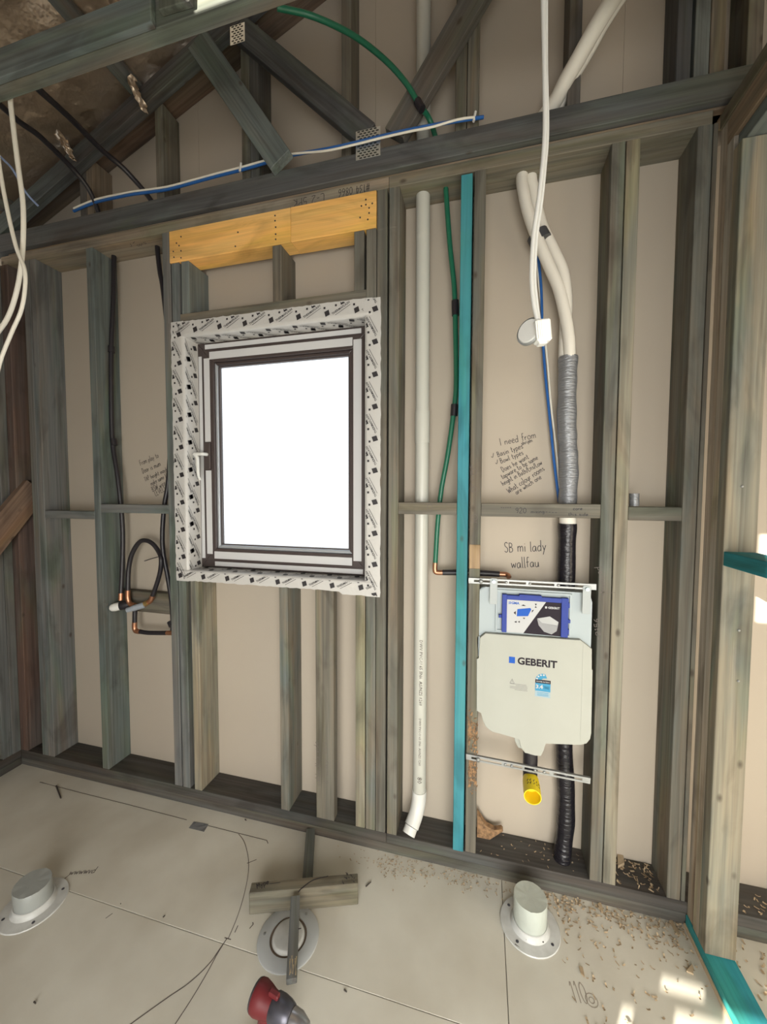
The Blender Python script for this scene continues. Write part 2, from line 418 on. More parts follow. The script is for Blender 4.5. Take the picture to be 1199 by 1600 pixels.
# =================================================================== SETTING
D = .14                       # depth of the outside wall studs
ZT = 2.917                    # underside of its top plate
XR = .772                     # room face of the right-hand partition
XL = -2.66                    # room face of the left-hand partition
YS = D                        # board behind the studs

# ---- floor: sheets with open joints
floor = box('floor', (-4.2, -3.6, -.06), (3.2, .30, -.021), M_floor, bev=0); floor['kind'] = 'structure'
g = .0012
rows = [(-.494+g, .28), (-1.4+g, -.494-g), (-2.3+g, -1.4-g), (-3.55, -2.3-g)]
for i, (y0, y1) in enumerate(rows):
    cuts = {0: [-4.1, .104, 3.1], 1: [-4.1, .102, 3.1], 2: [-4.1, -1.0, 3.1], 3: [-4.1, .4, 3.1]}[i]
    for a, b in zip(cuts, cuts[1:]):
        box('floor_sheet', (a+g, y0, -.02), (b-g, y1, 0), M_floor, floor, bev=.0008)

# ---- back wall (with the window): board, plates, studs, noggings
wall = empty('wall_back', (0, 0, 0), kind='structure')
def rake(x): return 3.416+.397*(x+2.0)
W0, W1, WZ0, WZ1 = -1.445, -.497, 1.240, 2.408
def panel(x0, x1, z0, z1, z0b=None, z1b=None):
    bm = bmesh.new(); add_prism(bm, [(x0, z0), (x1, z0 if z0b is None else z0b), (x1, z1 if z1b is None else z1b), (x0, z1)], YS, YS+.012)
    return obj('sheathing_panel', bm, M_sheath, wall)
sheets = [-3.4, -2.02, -1.445, -.497, .51, 1.27, 2.4]
for a, b in zip(sheets, sheets[1:]):
    if a == -1.445:
        panel(a, b-.001, 0, WZ0); panel(a, b-.001, WZ1, 2.94)
    else: panel(a, b-.001, 0, 2.94)
    ra, rb = rake(a)+.02, rake(b)+.02
    panel(a, b-.001, 2.941, max(2.95, ra), None, max(2.95, rb))
for z0, z1, xs in ((0, .0445, (-2.76, 2.3)), (.0455, .09, (-2.76, -.4005)), (.0455, .09, (-.3995, 2.3))):
    board_box('bottom_plate', (xs[0], 0, z0), (xs[1], D, z1), wall, (.085, .08, .075) if z0 else (.115, .11, .10), .25)
for a, b, t in ((-2.655, -.4005, 'w'), (-.3995, XR-.02, 'g'), (XR+.1, 2.3, 'g')):
    board_box('top_plate', (a, 0, ZT), (b, D, ZT+.045), wall, (.36, .31, .24) if t == 'w' else (.20, .19, .15), .3)
board_box('packer', (-2.6, .002, ZT+.0455), (1.5, .10, ZT+.054), wall, 'w', .2)
def stud(x, z0=.09, z1=ZT, tint='g', stain=.6, y0=0., y1=D, w_=.0445, **k):
    return board_box('stud', (x, y0, z0), (x+w_, y1, z1), wall, tint, stain, **k)
stud(-2.702, tint=(.15, .105, .09), stain=.3, w_=.092)
stud(-2.491, tint='b'); stud(-2.4445, tint='b', stain=.8)
stud(-2.040, tint='t', stain=.9)
stud(-1.555, tint='b', stain=.9); stud(-1.502, z1=2.764, tint='b', stain=.6)
stud(-1.446, z0=2.515, z1=2.764, tint='t'); stud(-.903-.0445, z0=2.515, z1=2.764, tint='g'); stud(-.5535, z0=2.515, z1=2.764, tint='g', stain=.3)
stud(-1.430, z1=1.195, tint='l', stain=.55); stud(-.931, z1=1.195, tint='g', stain=.8)
board_box('stud', (-.744, 0, .09), (-.654, .045, 1.195), wall, 'g', .2)
stud(-.5475, z1=1.195, tint='l', stain=.4)
stud(-.4985, z1=2.764, tint='g', stain=.6); stud(-.451, tint='g', stain=.4); stud(-.3975, tint='g', stain=.4)
stud(-.101, z1=2.908, z0=.088, tint=(.065, .30, .365), stain=.4, y0=-.004, m=MTEAL, label='turquoise treated stud')
stud(-.0490, tint='g', stain=.3); stud(.4400, tint='g', stain=.5); stud(.4885, tint='l', stain=.35); stud(.7090, tint='g', stain=.7)
stud(.7562, tint='g', stain=.2, w_=.0135, y1=.05); stud(1.25, tint='g')
board_box('window_head', (-1.4575, 0, 2.470), (-.4985, D, 2.515), wall, 'g', .1)
board_box('window_sill_trimmer', (-1.4575, 0, 1.195), (-.4985, D, 1.240), wall, 'g', .3)
lv1 = board_box('lintel', (-1.510, -.003, 2.765), (-.8525, .088, 2.916), wall, (.95, .58, .20), .5, m=MLVL, label='yellow laminated lintel, left length')
lv2 = board_box('lintel', (-.8515, -.004, 2.764), (-.4535, .088, 2.916), wall, (.96, .60, .21), .5, m=MLVL, label='yellow laminated lintel, right length')
bm = bmesh.new()
for px, py in ((271, 393), (276, 380), (283, 392), (283, 403), (272, 402), (283, 370), (572, 312), (572, 320), (577, 325), (577, 333), (582, 318), (565, 322), (563, 340), (575, 343), (430, 345), (431, 355), (431, 366), (431, 374), (430, 337), (372, 363), (368, 385), (280, 384)):
    add_lathe(bm, [(0, -.0015), (.0035, -.0015), (.0035, 0)], at(px, py, y=-.0045), (0, 1, 0), 8)
obj('nail_head', bm, M_debris, lv2)['kind'] = 'stuff'
# noggings between studs
board_box('nogging', (-2.3995, .0, 1.490), (-2.0405, .045, 1.533), wall, 'b', .8)
board_box('nogging', (-1.9950, 0, 1.528), (-1.5555, .045, 1.573), wall, 'b', .9)
board_box('nogging', (-.3525, 0, 1.547), (-.1015, .045, 1.598), wall, 'g', .1)
nogr = board_box('nogging', (-.0040, 0, 1.543), (.4395, .045, 1.597), wall, 'g', .05)
board_box('nogging', (.5335, 0, 1.538), (.7085, .045, 1.589), wall, 'g', .5)
board_box('nogging', (-1.9950, .094, .968), (-1.5555, D-.001, 1.082), wall, 'g', .2)
# gable framing above the plate
gs = [(-2.10, 'd'), (-2.054, 'w'), (-1.606, 'g'), (-1.117, 'g'), (-1.070, 'd'), (-.62, 'g'), (-.13, 'g'), (-.083, 'g'), (.290, 'd'), (.645, 'k'), (.700, 't'), (.747, 'w'), (.855, 'g'), (1.3, 'd')]
for x, t in gs:
    board_box('gable_stud', (x, .026, ZT+.0455), (x+.0445, D-.001, rake(x)-.012), wall, t, .35)
sl_ = math.atan(.397); dn = Vector((-math.sin(sl_), 0, math.cos(sl_)))
a0 = Vector((-2.95, (D+.026)/2, rake(-2.95)))+dn*.0225; a1 = Vector((1.7, (D+.026)/2, rake(1.7)))+dn*.0225
board('raking_plate', a0, a1, (0, (D-.027)/2, 0), dn*.0225, wall, (.15, .11, .085), .2)
# torn bark at the foot of the stud beside the cistern, and the rough cut above it
bm = bmesh.new()
for i in range(260):
    py = random.choice((random.gauss(1145, 14), random.gauss(1208, 16))); p = at(random.uniform(732, 746), py, y=-.0005); r = random.uniform(.003, .008)
    v = [bm.verts.new(p+Vector((random.uniform(-r, r), random.uniform(-.004, 0), random.uniform(-r*2, r*2)))) for _ in range(4)]
    bmesh.ops.convex_hull(bm, input=v)
o_ = obj('torn_bark', bm, M_frit, wall); o_['kind'] = 'stuff'
bm = bmesh.new(); add_prism(bm, [(.0, .0905), (.0, .205), (.018, .178), (.040, .150), (.075, .140), (.105, .150), (.112, .143), (.085, .118), (.055, .0905)], .085, .110)
obj('torn_panel', bm, M_frit, wall)
board_box('shim', (-.0485, -.0012, 1.325), (-.004, 0, 1.425), wall, (.40, .30, .19), .1)
# handwriting on the wall board and framing
NY = (0, -1, 0)
def pen(lines, y, wd, name='handwriting', parent=wall, m=None):
    bm = bmesh.new()
    for t, a, b, hpx in lines:
        A, B = at(*a, y=y), at(*b, y=y); hh = (at(a[0], a[1]-hpx, y=y)-A).length
        add_writing(bm, t, A, B, hh, NY, wd)
    return obj(name, bm, m or M_ink, parent)
s = 3.33; c2 = lambda a, b: (600+a/s, 580+b/s)
pen([('I need from', c2(606, 388), c2(796, 346), 11), ('shrijen', c2(718, 386), c2(776, 366), 6), ('Basin types', c2(594, 446), c2(728, 400), 9),
     ('^', c2(562, 452), c2(584, 444), 8), ('^', c2(584, 484), c2(604, 476), 8),
     ('Bowl types', c2(610, 480), c2(730, 432), 8), ('Does he want', c2(620, 526), c2(758, 452), 8), ('tapware to be same', c2(618, 562), c2(806, 456), 8),
     ('height in Bath/Ens/Low', c2(620, 596), c2(828, 482), 8), ('What colour rooms', c2(652, 636), c2(840, 512), 9), ('are which one', c2(692, 642), c2(824, 556), 8)], YS-.0006, .0024)
pen([('SB mi lady', c2(628, 942), c2(850, 935), 16), ('wallfau', c2(664, 1024), c2(812, 1018), 16)], YS-.0006, .0032)
s3 = 3.747; c3 = lambda a, b: (a/s3, 380+b/s3)
pen([('From play to', c3(823, 1302), c3(932, 1252), 8), ('Door is mum', c3(836, 1348), c3(944, 1302), 8), ('TAP height maybe', c3(850, 1396), c3(992, 1328), 7),
     ('make same to', c3(886, 1420), c3(985, 1366), 7), ('BSW wire', c3(895, 1456), c3(972, 1412), 8), ('LEVELS', c3(912, 1480), c3(976, 1444), 8)], YS-.0006, .0026)
bm = bmesh.new()
for t, a, b in (('#134 0866', (578, 286), (528, 297)), ('L-2 5PK', (507, 302), (457, 313))):
    A, B = at(*a, y=-.0007), at(*b, y=-.0007); add_writing(bm, t, A, B, .032, NY, .0026)
for t, a, b in (('^-', (205, 386), (215, 378)), ('opro', (216, 385), (230, 380))):
    A, B = at(*a, y=.05), at(*b, y=.05); z = ZT-.0007
    A = at(*a, z=z); B = at(*b, z=z); add_writing(bm, t, A, B, .02, (0, 0, -1), .0022)
obj('handwriting', bm, M_ink, wall)
pen([('-----', c2(608, 716), c2(665, 716), 4), ('920', c2(685, 738), c2(745, 738), 8), ('mixing', c2(765, 738), c2(838, 738), 5), ('----', c2(840, 738), c2(905, 742), 4),
     ('core', c2(985, 722), c2(1035, 722), 5), ('this side', c2(960, 752), c2(1065, 752), 5)], -.0007, .0022)
bm = bmesh.new()   # upright notes on the studs
def up_note(t, a, b, hh):
    A, B = at(*a, y=-.0007), at(*b, y=-.0007); add_writing(bm, t, A, B, hh, NY, .0018)
up_note('dropped', (948, 930), (938, 884), .022); up_note('-2156', (939, 1000), (935, 965), .016); up_note('drops', (741, 768), (738, 725), .018)
up_note('cable this side', (500, 1228), (497, 1158), .022); up_note('6 way 134', (513, 1226), (511, 1158), .02); up_note('M', (169, 945), (164, 936), .02)
for cpx in ((741, 737), (741, 765), (742, 808), (672, 793)):
    p = at(*cpx, y=-.0007); add_ribbon(bm, [p+Vector((.012*math.cos(k*.6), 0, .012*math.sin(k*.6))) for k in range(12)], .0018, NY)
for a, b in (((936, 925), (962, 926)), ((941, 905), (944, 948)), ((938, 965), (941, 966)), ((734, 815), (746, 816))):
    add_ribbon(bm, [at(*a, y=-.0007), at(*b, y=-.0007)], .0016, NY)
obj('handwriting', bm, M_pencil, wall)

# ---- left partition (studs, end on) with its diagonal brace
wl = empty('wall_left', (XL, -.05, 0), kind='structure')
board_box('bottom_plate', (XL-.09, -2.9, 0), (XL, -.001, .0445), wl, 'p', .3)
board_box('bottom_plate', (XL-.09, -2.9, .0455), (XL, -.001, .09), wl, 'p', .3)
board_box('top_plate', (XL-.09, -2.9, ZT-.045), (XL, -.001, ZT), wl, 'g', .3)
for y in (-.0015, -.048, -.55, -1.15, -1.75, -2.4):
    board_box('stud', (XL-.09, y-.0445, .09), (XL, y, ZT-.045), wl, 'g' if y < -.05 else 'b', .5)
box('light_block_board', (XL-.102, -2.9, 0), (XL-.091, .0, ZT), M_sheath, wl, bev=0)  # board added behind the studs to darken the left side
XB = -2.60
A0, A1, B0, B1 = at(0, 800, x=XB), at(49.5, 740, x=XB), at(0, 859, x=XB), at(51.6, 795.5, x=XB)
m0, m1 = (A0+B0)/2, (A1+B1)/2; dd = (m1-m0).normalized(); m0 = m0-dd*1.0; m1 = m1+dd*.03
nn = dd.cross(Vector((1, 0, 0))).normalized()
board('brace', m0, m1, (.022, 0, 0), nn*.068, wl, (.27, .185, .135), .0, label='reddish diagonal timber brace')

# ---- right partition
wr = empty('wall_right', (XR, -.1, 0), kind='structure')
TQ = (.05, .38, .46)
board_box('bottom_plate', (XR, -2.9, .001), (XR+.09, -.002, .045), wr, TQ, .5, m=MTEAL, label='turquoise treated bottom plate')
box('skirting_packer', (XR-.0065, -2.0, 0), (XR-.001, -.004, .012), mat('packer_edge', (.55, .42, .28), .8), wr, bev=0)
board_box('stud', (XR+.004, -.0455, .046), (XR+.085, -.003, 2.884), wr, (.42, .38, .32), .1)
board_box('stud', (XR+.001, -.0865, .046), (XR+.088, -.050, 2.798), wr, (.46, .43, .37), .1)
board_box('stud', (XR, -.133, .046), (XR+.090, -.0885, 2.75), wr, 'l', .75)
board_box('top_plate', (XR, -2.9, 2.886), (XR+.09, -.002, 2.935), wr, 'g', .1)
board_box('top_plate', (XR+.001, -2.9, 2.799), (XR+.089, -.048, 2.884), wr, 'w', .2)
board_box('top_plate', (XR+.012, -2.9, 2.752), (XR+.085, -.088, 2.797), wr, 't', .9)
board_box('stud', (XR, -.70, .046), (XR+.09, -.655, 2.75), wr, 'l', .6)
board_box('nogging', (XR, -.654, 1.402), (XR+.088, -.134, 1.449), wr, (.03, .28, .37), .4, m=MTEAL, label='turquoise treated nogging')
board_box('stud', (XR, -1.25, .046), (XR+.09, -1.205, 2.75), wr, 'l', .6)
bm = bmesh.new()
for px, py in ((1155, 985), (1154, 1064), (1160, 760)):
    add_lathe(bm, [(0, -.003), (.004, -.002), (.004, 0)], at(px, py, y=-.1335), (0, 1, 0), 8)
for px, py in ((1133, 875), (1133, 881)):
    p = at(px, py, y=-.1335); add_lathe(bm, [(0, -.002), (.002, -.002), (.002, 0)], p, (0, 1, 0), 6)
obj('nail_head', bm, M_steel, wr)['kind'] = 'stuff'

def rz(x): return 3.505+.43*(x+2.0)
# ---- unseen wall behind the camera, added with openings shaped for the sun patches, far sides of the two rooms
wf = empty('wall_front', (0, -3.3, 0), kind='structure')
def hole_wall(holes, x0, x1, z0, z1, y):
    xs = sorted({x0, x1, *[h[0] for h in holes], *[h[1] for h in holes]}); zs = sorted({z0, z1, *[h[2] for h in holes], *[h[3] for h in holes]})
    bm = bmesh.new()
    for i in range(len(xs)-1):
        run = None
        for j in range(len(zs)-1):
            cx, cz = (xs[i]+xs[i+1])/2, (zs[j]+zs[j+1])/2
            if any(h[0] < cx < h[1] and h[2] < cz < h[3] for h in holes): continue
            add_box(bm, (xs[i], y-.012, zs[j]), (xs[i+1], y, zs[j+1]))
    return obj('light_block_board', bm, M_sheath, wf)
hole_wall([(-.98, .30, .10, .995), (-.85, .30, .99, 1.04), (-1.03, -.90, 1.008, 1.024), (-1.125, -1.085, .92, .985), (-.80, .35, 2.28, 2.62), (.55, 1.9, .05, 2.3)], -3.3, 2.6, 0, 2.9, -3.3)
bm = bmesh.new(); add_prism(bm, [(-3.3, 2.901), (2.6, 2.901), (2.6, rz(2.6)-.01), (-3.3, rz(-3.3)-.01)], -3.312, -3.3); obj('light_block_board', bm, M_sheath, wf)

# ---- unseen far side of the neighbouring room, added to block sky light
ws = empty('wall_side', (2.5, -1.6, 0), kind='structure')
box('light_block_board', (2.5, -3.3, 0), (2.512, .14, 5.3), M_sheath, ws, bev=0)
# ---- roof underside: foil over purlins
roof = empty('ceiling', (0, 0, 3.4), kind='structure')
for x in (-2.62, -1.712, -1.05, -.15, .75):
    zc = rz(x+.03)-.025
    board('purlin', (x+.033, -2.2 if x == -1.712 else -3.4, zc), (x+.033, .13, zc), (.033*.918, 0, .033*.395), (-.022*.395, 0, .022*.918), roof, 'd' if x < -1.6 else 't', .6)
bm = bmesh.new(); nx, ny = 90, 70; V = {}
for i in range(nx+1):
    for j in range(ny+1):
        x = -3.3+5.5*i/nx; y = -3.5+3.62*j/ny
        ph = (x+1.68)/.8; sag = .022*math.sin(math.pi*((ph) % 1))
        wr_ = .010*math.sin(23*x+9*y+2*math.sin(7*y))+.007*math.sin(51*y-17*x+3*math.sin(11*x))+random.uniform(-.004, .004)
        V[i, j] = bm.verts.new((x, y, rz(x)+.014-sag+wr_))
def sun_hole(x, y):
    return -1.95 < x < -1.44 and -2.95 < y < -2.32
for i in range(nx):
    for j in range(ny):
        if sun_hole(-3.3+5.5*(i+.5)/nx, -3.5+3.62*(j+.5)/ny): continue
        bm.faces.new((V[i, j], V[i+1, j], V[i+1, j+1], V[i, j+1])).smooth = True
obj('foil_underlay', bm, M_foil, roof)
def roof_sheet():
    """roofing with an added, unseen hole so that the sun falls on the near truss"""
    bm = bmesh.new()
    out = [(-3.4, -3.6), (-3.4, .5), (2.3, .5), (2.3, -3.6)]
    inn = [(-1.822, -2.588), (-1.742, -2.436), (-1.564, -2.667), (-1.645, -2.82)]
    A = [bm.verts.new((x, y, rz(x)+.03)) for x, y in out]; B = [bm.verts.new((x, y, rz(x)+.03)) for x, y in inn]
    for i in range(4): bm.faces.new((A[i], A[(i+1) % 4], B[(i+1) % 4], B[i]))
    return obj('roofing_sheet', bm, mat('roofing_iron', (.2, .2, .2), .5, .3), roof)
roof_sheet()
def scrap(pts, wd):          # torn foil ends hanging at the purlin
    bm = bmesh.new(); P = smooth_path(pts, 5); ring = []
    for i, p in enumerate(P):
        ring.append([bm.verts.new(p+Vector((wd*(k/5-.5)*(1-.5*i/len(P)), random.uniform(-.012, .012), random.uniform(-.008, .008)))) for k in range(6)])
    for a, b in zip(ring, ring[1:]):
        for k in range(5): bm.faces.new((a[k], a[k+1], b[k+1], b[k])).smooth = True
    obj('foil_scrap', bm, M_foil, roof)
scrap([(-1.63, -.09, 3.58), (-1.62, -.075, 3.54), (-1.612, -.045, 3.50), (-1.60, -.03, 3.47)], .05)
scrap([(-2.05, -.12, 3.40), (-2.03, -.10, 3.36), (-2.02, -.08, 3.33), (-2.01, -.07, 3.30)], .05)
scrap([(-1.46, -.36, 3.66), (-1.45, -.34, 3.62), (-1.43, -.32, 3.575), (-1.42, -.30, 3.54)], .12)

# ---- window
win = empty('window_1', (-.97, .1, 1.24), kind='structure')
def ring4(name, x0, x1, z0, z1, t, y0, y1, m, parent, bev=.003):
    """four mitred bars, each its own mesh"""
    o = []
    for q in (([(x0, z0), (x1, z0), (x1-t, z0+t), (x0+t, z0+t)]), ([(x0, z1), (x0+t, z1-t), (x1-t, z1-t), (x1, z1)]),
              ([(x0, z0), (x0+t, z0+t), (x0+t, z1-t), (x0, z1)]), ([(x1, z0), (x1, z1), (x1-t, z1-t), (x1-t, z0+t)])):
        o.append(prism(name, q, y0, y1, m, parent, bev))
    return o
ring4('frame_bar', W0+.001, W1-.001, WZ0+.004, WZ1-.002, .045, .100, .165, M_frame, win)
ring4('sash_bar', -1.407, -.535, 1.283, 2.366, .062, .092, .150, M_frame, win)
for bar, mm in zip(ring4('glazing_bead', -1.3445, -.5975, 1.3455, 2.3035, .014, .104, .128, M_bead, win), (M_bead, M_frame, M_bead, M_frame)): bar.data.materials[0] = mm  # lit look coloured in: bottom and left beads pale, others dark
ring4('glazing_gasket', -1.328, -.614, 1.362, 2.287, .006, .112, .128, M_frame, win, 0)
box('glass_pane', (-1.330, .128, 1.360), (-.612, .134, 2.289), M_glass, win, bev=0)
yf, ysn = .0993, .0913
for (x0, x1, z0, z1, yy) in ((-1.398, -.552, 2.374, 2.397, yf), (-1.366, -.592, 2.318, 2.356, ysn), (-1.438, -1.418, 1.29, 2.34, yf), (-1.400, -1.366, 1.90, 2.325, ysn), (-1.400, -1.366, 1.315, 1.752, ysn),
                             (-.588, -.548, 1.315, 2.345, ysn), (-1.356, -.595, 1.292, 1.330, ysn), (-1.36, -.543, 1.252, 1.275, yf)):
    box('protective_film', (x0, yy-.0012, z0), (x1, yy, z1), M_film, win, bev=.0004)
# handle: rose, neck and lever
hd = box('handle_plate', (-1.402, .081, 1.758), (-1.366, .0918, 1.896), M_frame, win, bev=.003)
bm = bmesh.new(); add_tube(bm, [(-1.384, .084, 1.834), (-1.384, .060, 1.834), (-1.39, .050, 1.834), (-1.43, .046, 1.833)], .009, 10)
add_tube(bm, [(-1.43, .046, 1.834), (-1.412, .044, 1.815), (-1.408, .042, 1.77), (-1.405, .042, 1.725), (-1.395, .044, 1.700)], lambda t: .010-.004*t, 10)
obj('handle', bm, M_white, win, label='white lever handle', smooth=True)
# flashing tape wrapped around the opening, with its printing
TXT = text_faces('THERMAFLASH', .0150, 0.0002, 1)
def flashing(prof, a, b, along, name='flashing_tape', jag=(0, 0)):
    """prof: 2-D fold line as list of functions giving (p, y) offsets; swept from a to b along 'x' or 'z'"""
    bm = bmesh.new(); n = 60; rows = []
    dense = []
    for (p0, y0), (p1, y1) in zip(prof, prof[1:]):
        for k in range(5): dense.append((p0+(p1-p0)*k/5, y0+(y1-y0)*k/5))
    dense.append(prof[-1])
    for i in range(n+1):
        t = a+(b-a)*i/n; row = []
        for k, (p, y) in enumerate(dense):
            e = random.uniform(-.0010, .0010); q = p; yy = y-.0012
            if k == 0: q += random.uniform(-.002, .002)+(jag[0] if t > jag[1] else 0)
            if 0 < k < len(dense)-1:
                if y < .001: yy += min(e, 0)
                else: q += e*.6
            row.append(bm.verts.new((q, yy, t) if along == 'z' else (t, yy, q)))
        rows.append(row)
    for A, B in zip(rows, rows[1:]):
        for k in range(len(A)-1): bm.faces.new((A[k], A[k+1], B[k+1], B[k])).smooth = True
    return obj(name, bm, M_tape, win)
YB = .099
def prints(parent, o, u, v, nrm, lu, lv, ph=0):
    """the tape's repeated print on a rectangle lu x lv, cut off at the tape's edges"""
    o, u, v, nrm = Vector(o), Vector(u), Vector(v), Vector(nrm); o = o+nrm*.0024
    bm = bmesh.new()
    def inside(p):
        q = p-o; return -.0005 < q.dot(u) < lu+.0005 and .001 < q.dot(v) < lv-.001
    def quad(c, a, b):                      # a parallelogram in small cells, so that an edge can cut it
        n = 5; P = [[c+a*(i/n-.5)+b*(j/n-.5) for j in range(n+1)] for i in range(n+1)]
        for i in range(n):
            for j in range(n):
                q = [P[i][j], P[i+1][j], P[i+1][j+1], P[i][j+1]]
                if all(inside(x) for x in q): add_poly(bm, q)
    d = (u*.88+v*.475); e = (v*.88-u*.475)
    per = .138
    for i in range(-2, int(lu/per)+3):
        for j in range(2 if lv > .08 else 1):
            p = o+u*(i*per+ph+.069*j)+v*(.013+.047*j)
            add_print(bm, TXT, p, d, e, 0, .092, inside)
            quad(p+d*.050-e*.0075, d*.080, e*.0018)
            quad(p+u*.112+v*.010, (u*.9+v*.35)*.023, (v*.95-u*.25)*.023)
            quad(p+u*.046+v*.052, (u*.9+v*.35)*.020, (v*.95-u*.25)*.020)
            quad(p+u*.016+v*.040, u*.009, v*.009); quad(p+u*.100+v*.034, u*.009, v*.009)
    return obj('printed_pattern', bm, M_ink, parent)
X0, X1, Z0, Z1 = -1.440, -.503, 1.2432, 2.4045
tl = flashing([(-1.514, 0), (X0, 0), (X0, YB)], 1.186, 2.480, 'z')
tr = flashing([(-.432, -.001), (X1, -.001), (X1, YB)], 1.176, 2.474, 'z')
th = flashing([(2.477, -.0015), (Z1, -.0015), (Z1, YB)], -1.505, -.47, 'x')
tb = flashing([(1.190, -.0015), (Z0, -.0015), (Z0, YB)], -1.505, -.45, 'x', jag=(-.012, -.62))
prints(tl, (-1.512, -.0012, 1.19), (0, 0, 1), (-1, 0, 0), (0, -1, 0), 0, 0) if 0 else None
prints(tl, (-1.442, -.0014, 1.19), (0, 0, 1), (-1, 0, 0), (0, -1, 0), 1.285, .070, .01)
prints(tl, (X0+.0006, YB-.004, 1.245), (0, 0, 1), (0, -1, 0), (1, 0, 0), 1.155, .094, .05)
prints(tr, (-.434, -.0024, 1.18), (0, 0, 1), (-1, 0, 0), (0, -1, 0), 1.29, .067, .03)
prints(th, (-1.50, -.0029, 2.408), (1, 0, 0), (0, 0, 1), (0, -1, 0), .99, .067, .02)
prints(th, (-1.435, .002, Z1-.0006), (1, 0, 0), (0, 1, 0), (0, 0, -1), .925, .094, .06)
prints(tb, (-1.50, -.0029, 1.192), (1, 0, 0), (0, 0, 1), (0, -1, 0), 1.03, .048, .04)
prints(tb, (-1.435, .002, Z0+.0006), (1, 0, 0), (0, 1, 0), (0, 0, 1), .925, .094, .0)

# =================================================================== THINGS
# ---- roof trusses
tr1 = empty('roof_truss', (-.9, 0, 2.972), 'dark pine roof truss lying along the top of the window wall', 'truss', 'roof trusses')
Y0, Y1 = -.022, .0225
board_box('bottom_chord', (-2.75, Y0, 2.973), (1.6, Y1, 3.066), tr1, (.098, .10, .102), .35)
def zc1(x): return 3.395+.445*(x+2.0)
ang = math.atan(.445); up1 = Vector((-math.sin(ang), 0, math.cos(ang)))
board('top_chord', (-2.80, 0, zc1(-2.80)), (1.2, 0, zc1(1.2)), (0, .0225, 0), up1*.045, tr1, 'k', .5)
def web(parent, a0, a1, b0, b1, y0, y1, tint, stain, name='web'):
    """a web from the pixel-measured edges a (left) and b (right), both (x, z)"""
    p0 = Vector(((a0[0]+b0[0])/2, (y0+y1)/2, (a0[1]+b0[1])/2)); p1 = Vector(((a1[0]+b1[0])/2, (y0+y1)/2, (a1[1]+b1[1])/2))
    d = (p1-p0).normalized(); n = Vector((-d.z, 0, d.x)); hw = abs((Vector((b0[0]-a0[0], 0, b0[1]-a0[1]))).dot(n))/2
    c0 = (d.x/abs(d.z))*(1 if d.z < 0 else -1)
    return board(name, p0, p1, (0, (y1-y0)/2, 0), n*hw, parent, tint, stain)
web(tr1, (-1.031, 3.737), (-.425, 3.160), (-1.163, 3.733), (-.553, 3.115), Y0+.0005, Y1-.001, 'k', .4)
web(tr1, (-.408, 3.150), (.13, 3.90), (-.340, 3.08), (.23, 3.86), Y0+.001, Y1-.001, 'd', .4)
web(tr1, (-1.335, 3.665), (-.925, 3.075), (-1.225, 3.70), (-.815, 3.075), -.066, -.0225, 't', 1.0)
def nail_plate(parent, x0, x1, z0, z1, y):
    o = box('nail_plate', (x0, y-.0015, z0), (x1, y, z1), M_nail, parent, bev=.0003)
    bm = bmesh.new(); nr = max(3, int((z1-z0)/.0095)); nc = max(3, int((x1-x0)/.0175))
    for i in range(nr):
        for j in range(nc):
            cx = x0+(j+.5+(.25 if i % 2 else -.25))*(x1-x0)/nc; cz = z0+(i+.5)*(z1-z0)/nr
            a, b = (x1-x0)/nc*.34, (z1-z0)/nr*.29
            if cx-a < x0 or cx+a > x1: continue
            add_poly(bm, [(cx-a, y-.0018, cz-b), (cx+a, y-.0018, cz-b), (cx+a, y-.0018, cz+b), (cx-a, y-.0018, cz+b)])
    obj('nail_plate_slots', bm, M_slot, o)['kind'] = 'stuff'
nail_plate(tr1, -.538, -.431, 3.036, 3.152, Y0-.0003)
nail_plate(tr1, -1.135, -1.06, 3.655, 3.735, Y0-.0003)
tr2 = empty('roof_truss', (-.9, -.635, 2.972), 'grey-green truss crossing overhead at top left, nearest the camera', 'truss', 'roof trusses')
board_box('bottom_chord', (-2.75, -.657, 2.972), (XR+.3, -.613, 3.062), tr2, 'g', .7)
board_box('splice_board', (-2.70, -.676, 2.968), (-.930, -.6575, 3.058), tr2, 't', .9)
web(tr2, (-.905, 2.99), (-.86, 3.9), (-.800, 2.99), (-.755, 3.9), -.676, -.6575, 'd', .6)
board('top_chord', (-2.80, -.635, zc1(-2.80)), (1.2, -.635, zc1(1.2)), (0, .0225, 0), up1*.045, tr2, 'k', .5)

# ---- white waste pipe in the wall
wp = empty('waste_pipe', (-.262, .08, .09), 'white plastic waste pipe rising right of the window, elbow at its foot', 'pipe')
tube('pipe', [(-.272, .08, 3.93), (-.265, .08, 2.4), (-.262, .08, 1.6), (-.2625, .08, .30), (-.2625, .08, .265)], .030, M_pvc, wp, 20, 4)
tube('collar', [(-.2625, .08, 2.0), (-.2625, .08, 1.93), (-.2622, .08, 1.86)], .0325, M_pvc, wp, 20, 2)
bm = bmesh.new(); add_tube(bm, [(-.2625, .08, .262), (-.263, .078, .225), (-.268, .066, .185), (-.277, .045, .155), (-.288, .022, .130)], .033, 20)
obj('elbow', bm, M_white, wp, smooth=True)
lathe('spigot', [(0, 0), (.029, 0), (.029, .03), (0, .03)], M_white, wp, (-.2885, .021, .1295), (-.30, -.62, -.72), 20)
bm = bmesh.new(); tfp = text_faces('DWV PVC-U 65 SN6  AS/NZS 1260', .02, 0, 1)
add_print(bm, tfp, (-.262, .0490, .98), (0, 0, -1), (1, 0, 0), 0, .30)
add_print(bm, tfp, (-.262, .0490, .62), (0, 0, -1), (1, 0, 0), 0, .22)
obj('printed_lettering', bm, M_pencil, wp)['kind'] = 'stuff'; bm = bmesh.new(); add_print(bm, text_faces('80', .02, 0, 1), (-.268, .0493, .345), (0, 0, -1), (1, 0, 0), 0, .03)
